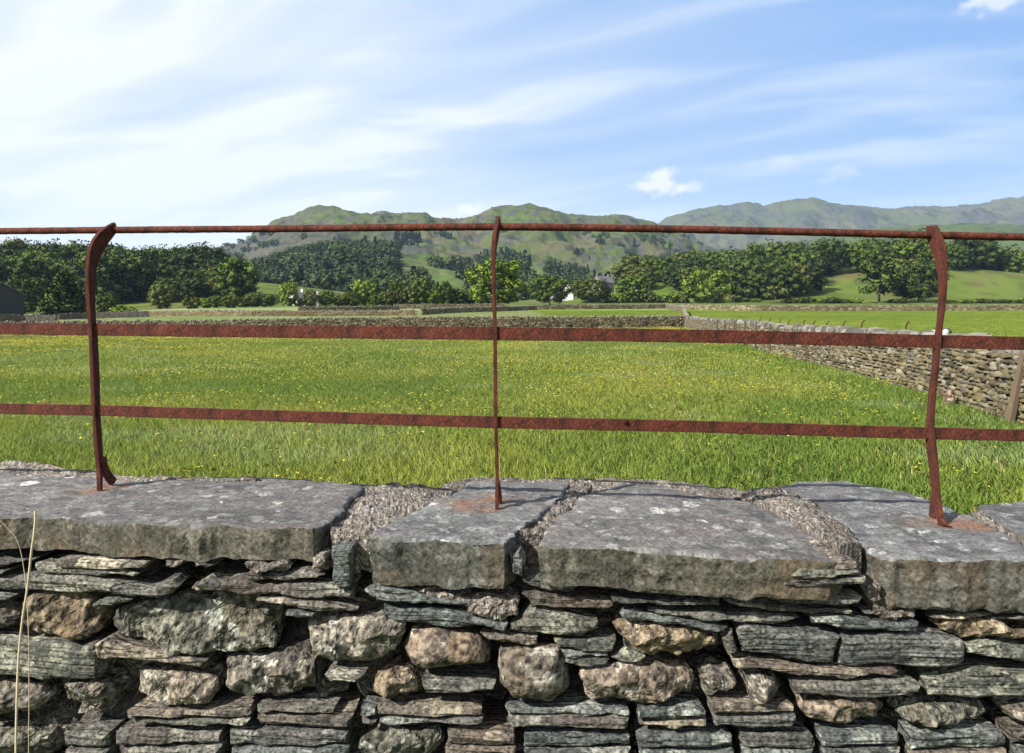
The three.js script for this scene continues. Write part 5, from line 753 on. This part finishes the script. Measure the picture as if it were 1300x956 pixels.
// ---------------------------------------------------------------- grass and flowers
{
  const blade = (r, pos, nor, col, idx, x, z, h, w, lean, tone) => { const a = r() * 6.283, c = Math.cos(a), s = Math.sin(a), la = r() * 6.283, lx = Math.cos(la) * lean, lz = Math.sin(la) * lean, b = pos.length / 3, nn = new V3(-s * 0.5, 0.85, c * 0.5).normalize();
    for (const [k, y, o] of [[-1, 0, 0], [1, 0, 0], [-0.7, 0.55, 0.35], [0.7, 0.55, 0.35], [0, 1, 1]]) { pos.push(x + c * k * w + lx * o * h, y * h * (1 - lean * 0.25 * o), z + s * k * w + lz * o * h); nor.push(nn.x, nn.y, nn.z); col.push(...tone); } idx.push(b, b + 1, b + 2, b + 1, b + 3, b + 2, b + 2, b + 3, b + 4); };
  const patch = (seed, n, rad, h0, h1, w, straw) => { const r = rng(seed), pos = [], nor = [], col = [], idx = []; for (let i = 0; i < n; i++) { const a = r() * 6.283, q = rad * Math.sqrt(r()), t = 0.75 + r() * 0.5, st = r() < straw; blade(r, pos, nor, col, idx, Math.cos(a) * q, Math.sin(a) * q, lerp(h0, h1, Math.pow(r(), 1.6)), w * (0.7 + r() * 0.6), 0.25 + r() * 0.75, st ? [1.5 * t, 1.25 * t, 2.4 * t] : [t * (0.9 + r() * 0.25), t, t]); }
    const g = new THREE.BufferGeometry(); g.setAttribute('position', new THREE.Float32BufferAttribute(pos, 3)); g.setAttribute('normal', new THREE.Float32BufferAttribute(nor, 3)); g.setAttribute('color', new THREE.Float32BufferAttribute(col, 3)); g.setIndex(idx); return g; };
  const grassMat = new THREE.MeshPhysicalMaterial({ color: C3(1, 1, 1), vertexColors: true, roughness: 0.95, transmission: 0.3, thickness: 0, side: THREE.DoubleSide, specularIntensity: 0.4 });
  const r = rng(91), nearP = [0, 1, 2, 3].map((k) => patch(200 + k, 300, 0.34, 0.035, 0.135, 0.003, 0.06)), midP = [0, 1, 2].map((k) => patch(220 + k, 320, 0.62, 0.04, 0.15, 0.005, 0.07)), farP = [0, 1].map((k) => patch(230 + k, 260, 1.0, 0.05, 0.16, 0.009, 0.07));
  const q = new THREE.Quaternion(), up = new V3(0, 1, 0);
  const lay = (list, d0, d1, gap, name, label) => {
    const mats = list.map(() => []), cols = list.map(() => []);
    for (let d = d0; d < d1; d += gap) { const half = d * 0.80 + 1.5; for (let x = -half; x < half; x += gap) {
      const X = x + (r() - 0.5) * gap * 1.3, D = d + (r() - 0.5) * gap * 1.3; if (!inMeadow(X, D)) continue;
      const path = Math.abs((X - (4.3 + (7.2 - D) * 1.2))) < 0.16 && D < 7.6 && D > 5.6; if (path && r() < 0.75) continue;
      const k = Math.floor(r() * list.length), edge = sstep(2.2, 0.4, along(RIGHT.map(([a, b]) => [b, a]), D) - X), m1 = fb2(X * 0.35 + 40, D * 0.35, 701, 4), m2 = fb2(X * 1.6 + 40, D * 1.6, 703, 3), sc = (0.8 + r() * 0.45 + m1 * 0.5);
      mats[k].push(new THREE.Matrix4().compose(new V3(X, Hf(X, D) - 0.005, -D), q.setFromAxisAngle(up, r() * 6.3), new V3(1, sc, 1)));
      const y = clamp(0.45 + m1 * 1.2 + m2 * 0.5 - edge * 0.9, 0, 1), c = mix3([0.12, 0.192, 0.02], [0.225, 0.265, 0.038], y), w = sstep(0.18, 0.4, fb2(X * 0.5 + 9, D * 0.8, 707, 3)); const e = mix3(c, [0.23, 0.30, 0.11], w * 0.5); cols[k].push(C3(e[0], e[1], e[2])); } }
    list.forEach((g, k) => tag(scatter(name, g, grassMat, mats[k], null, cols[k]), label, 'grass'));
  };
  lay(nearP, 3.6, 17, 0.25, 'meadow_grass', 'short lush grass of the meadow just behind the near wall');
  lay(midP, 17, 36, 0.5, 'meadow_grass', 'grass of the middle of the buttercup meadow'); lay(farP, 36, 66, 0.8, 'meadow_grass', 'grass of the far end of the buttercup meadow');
  { const pp = [0, 1].map((k) => patch(240 + k, 420, 1.5, 0.02, 0.065, 0.012, 0.05)), mt = pp.map(() => []), cl = pp.map(() => []); for (let d = 12; d < 150; d += 1.5) { const half = d * 0.8 + 2; for (let x = -half; x < half; x += 1.5) { const X = x + (r() - 0.5) * 1.9, D = d + (r() - 0.5) * 1.9; if (inMeadow(X, D) || (X < 16 && D < along(BACK, X) + 0.6) || (D < 66 && X < 17 && X < lerp(7.4, 16.6, clamp((D - 10) / 55, 0, 1)) + 1.9)) continue; const k = r() < 0.5 ? 0 : 1, m = fb2(X * 0.06 + 40, D * 0.05, 721, 4), n = fb2(X * 0.7 + 40, D * 0.25, 723, 3), t = clamp(0.5 + m * 1.2 + n * 0.9, 0, 1), c = X > 5 && D < 170 ? mix3([0.125, 0.19, 0.014], [0.19, 0.24, 0.024], t) : mix3([0.18, 0.23, 0.07], [0.24, 0.285, 0.11], t); mt[k].push(new THREE.Matrix4().compose(new V3(X, Hf(X, D) - 0.004, -D), q.setFromAxisAngle(up, r() * 6.3), new V3(1, 0.8 + r() * 0.5, 1))); cl[k].push(C3(...c)); } } pp.forEach((g, k) => tag(scatter('pasture_grass', g, grassMat, mt[k], null, cl[k]), 'short grazed grass of the fields beyond the meadow walls', 'grass')); }
  // taller flowering stems with brownish seed heads, in drifts
  { const stem = (() => { const a = new THREE.CylinderGeometry(0.0012, 0.0018, 0.30, 3, 1, true); a.translate(0, 0.15, 0); const b = new THREE.ConeGeometry(0.007, 0.075, 5, 1); b.translate(0.004, 0.325, 0); const paint = (g, c) => { const n = g.attributes.position.count, k = new Float32Array(n * 3); for (let i = 0; i < n; i++) k.set(c, i * 3); g.setAttribute('color', new THREE.BufferAttribute(k, 3)); return g; }; return mergeGeometries([paint(a, [0.16, 0.19, 0.06]), paint(b, [0.26, 0.185, 0.10])]); })(), mt = [], cl = [], eu = new THREE.Euler();
    for (let i = 0; i < 26000; i++) { const d = 4.5 + Math.pow(r(), 0.7) * 52, x = (r() * 2 - 1) * (d * 0.8 + 1); if (!inMeadow(x, d) || r() > clamp(fb2(x * 0.5 + 3, d * 0.35 + 8, 741, 4) * 1.6 + 0.05, 0.015, 1)) continue; eu.set((r() - 0.5) * 0.5, r() * 6, (r() - 0.5) * 0.5); const s = 0.55 + r() * 0.45; mt.push(new THREE.Matrix4().compose(new V3(x, Hf(x, d), -d), q.setFromEuler(eu), new V3(1, s, 1))); const t = 0.75 + r() * 0.5; cl.push(C3(t, t, t)); }
    tag(scatter('seed_heads', stem, new THREE.MeshPhysicalMaterial({ vertexColors: true, roughness: 0.9, specularIntensity: 0.3, side: THREE.DoubleSide }), mt, null, cl), 'thin brownish grass seed heads standing above the meadow grass', 'grass'); }
  // buttercups and a few white flowers: heads of five petals on stalks
  const flower = (() => { const pos = [], idx = [], nor = []; for (let k = 0; k < 5; k++) { const a = k * 1.2566, b = pos.length / 3; for (const [rr, da, y] of [[0.002, 0, 0], [0.012, -0.55, 0.012], [0.012, 0.55, 0.013], [0.012, 0, 0.006]]) { pos.push(Math.cos(a + da) * rr, y, Math.sin(a + da) * rr); nor.push(0, 1, 0); } idx.push(b, b + 1, b + 3, b + 3, b + 2, b); } const g = new THREE.BufferGeometry(); g.setAttribute('position', new THREE.Float32BufferAttribute(pos, 3)); g.setAttribute('normal', new THREE.Float32BufferAttribute(nor, 3)); g.setIndex(idx); return g; })();
  const mats = [], cols = [], e = new THREE.Euler();
  for (let i = 0; i < 170000; i++) { const d = 4 + Math.pow(r(), 0.62) * 58, x = (r() * 2 - 1) * (d * 0.8 + 1); if (!inMeadow(x, d)) continue; const m = fb2(x * 0.4 + 11, d * 0.3 + 5, 711, 4), band = fb2(x * 1.4, d * 1.4, 713, 3), k = m * 1.3 + band * 0.9 + 0.08 + sstep(14, 36, d) * 0.06 - (d < 9 ? 0.06 : 0); if (r() > clamp(k, 0.05, 1)) continue;
    e.set((r() - 0.3) * 0.9, r() * 6, (r() - 0.5) * 0.9); const s = (1.0 + r() * 0.5) * (1 + sstep(15, 50, d) * 0.5); mats.push(new THREE.Matrix4().compose(new V3(x, Hf(x, d) + 0.17 + r() * 0.08, -d), q.setFromEuler(e), new V3(s, s, s))); const wht = r() < 0.015; cols.push(wht ? C3(0.6, 0.6, 0.58) : C3(0.6 + r() * 0.1, 0.53 + r() * 0.07, 0.04)); }
  tag(scatter('buttercups', flower, new THREE.MeshStandardMaterial({ roughness: 0.5, side: THREE.DoubleSide }), mats, null, cols), 'yellow buttercups dotted through the meadow grass', 'flowers');
}
renderer.render(scene, camera);
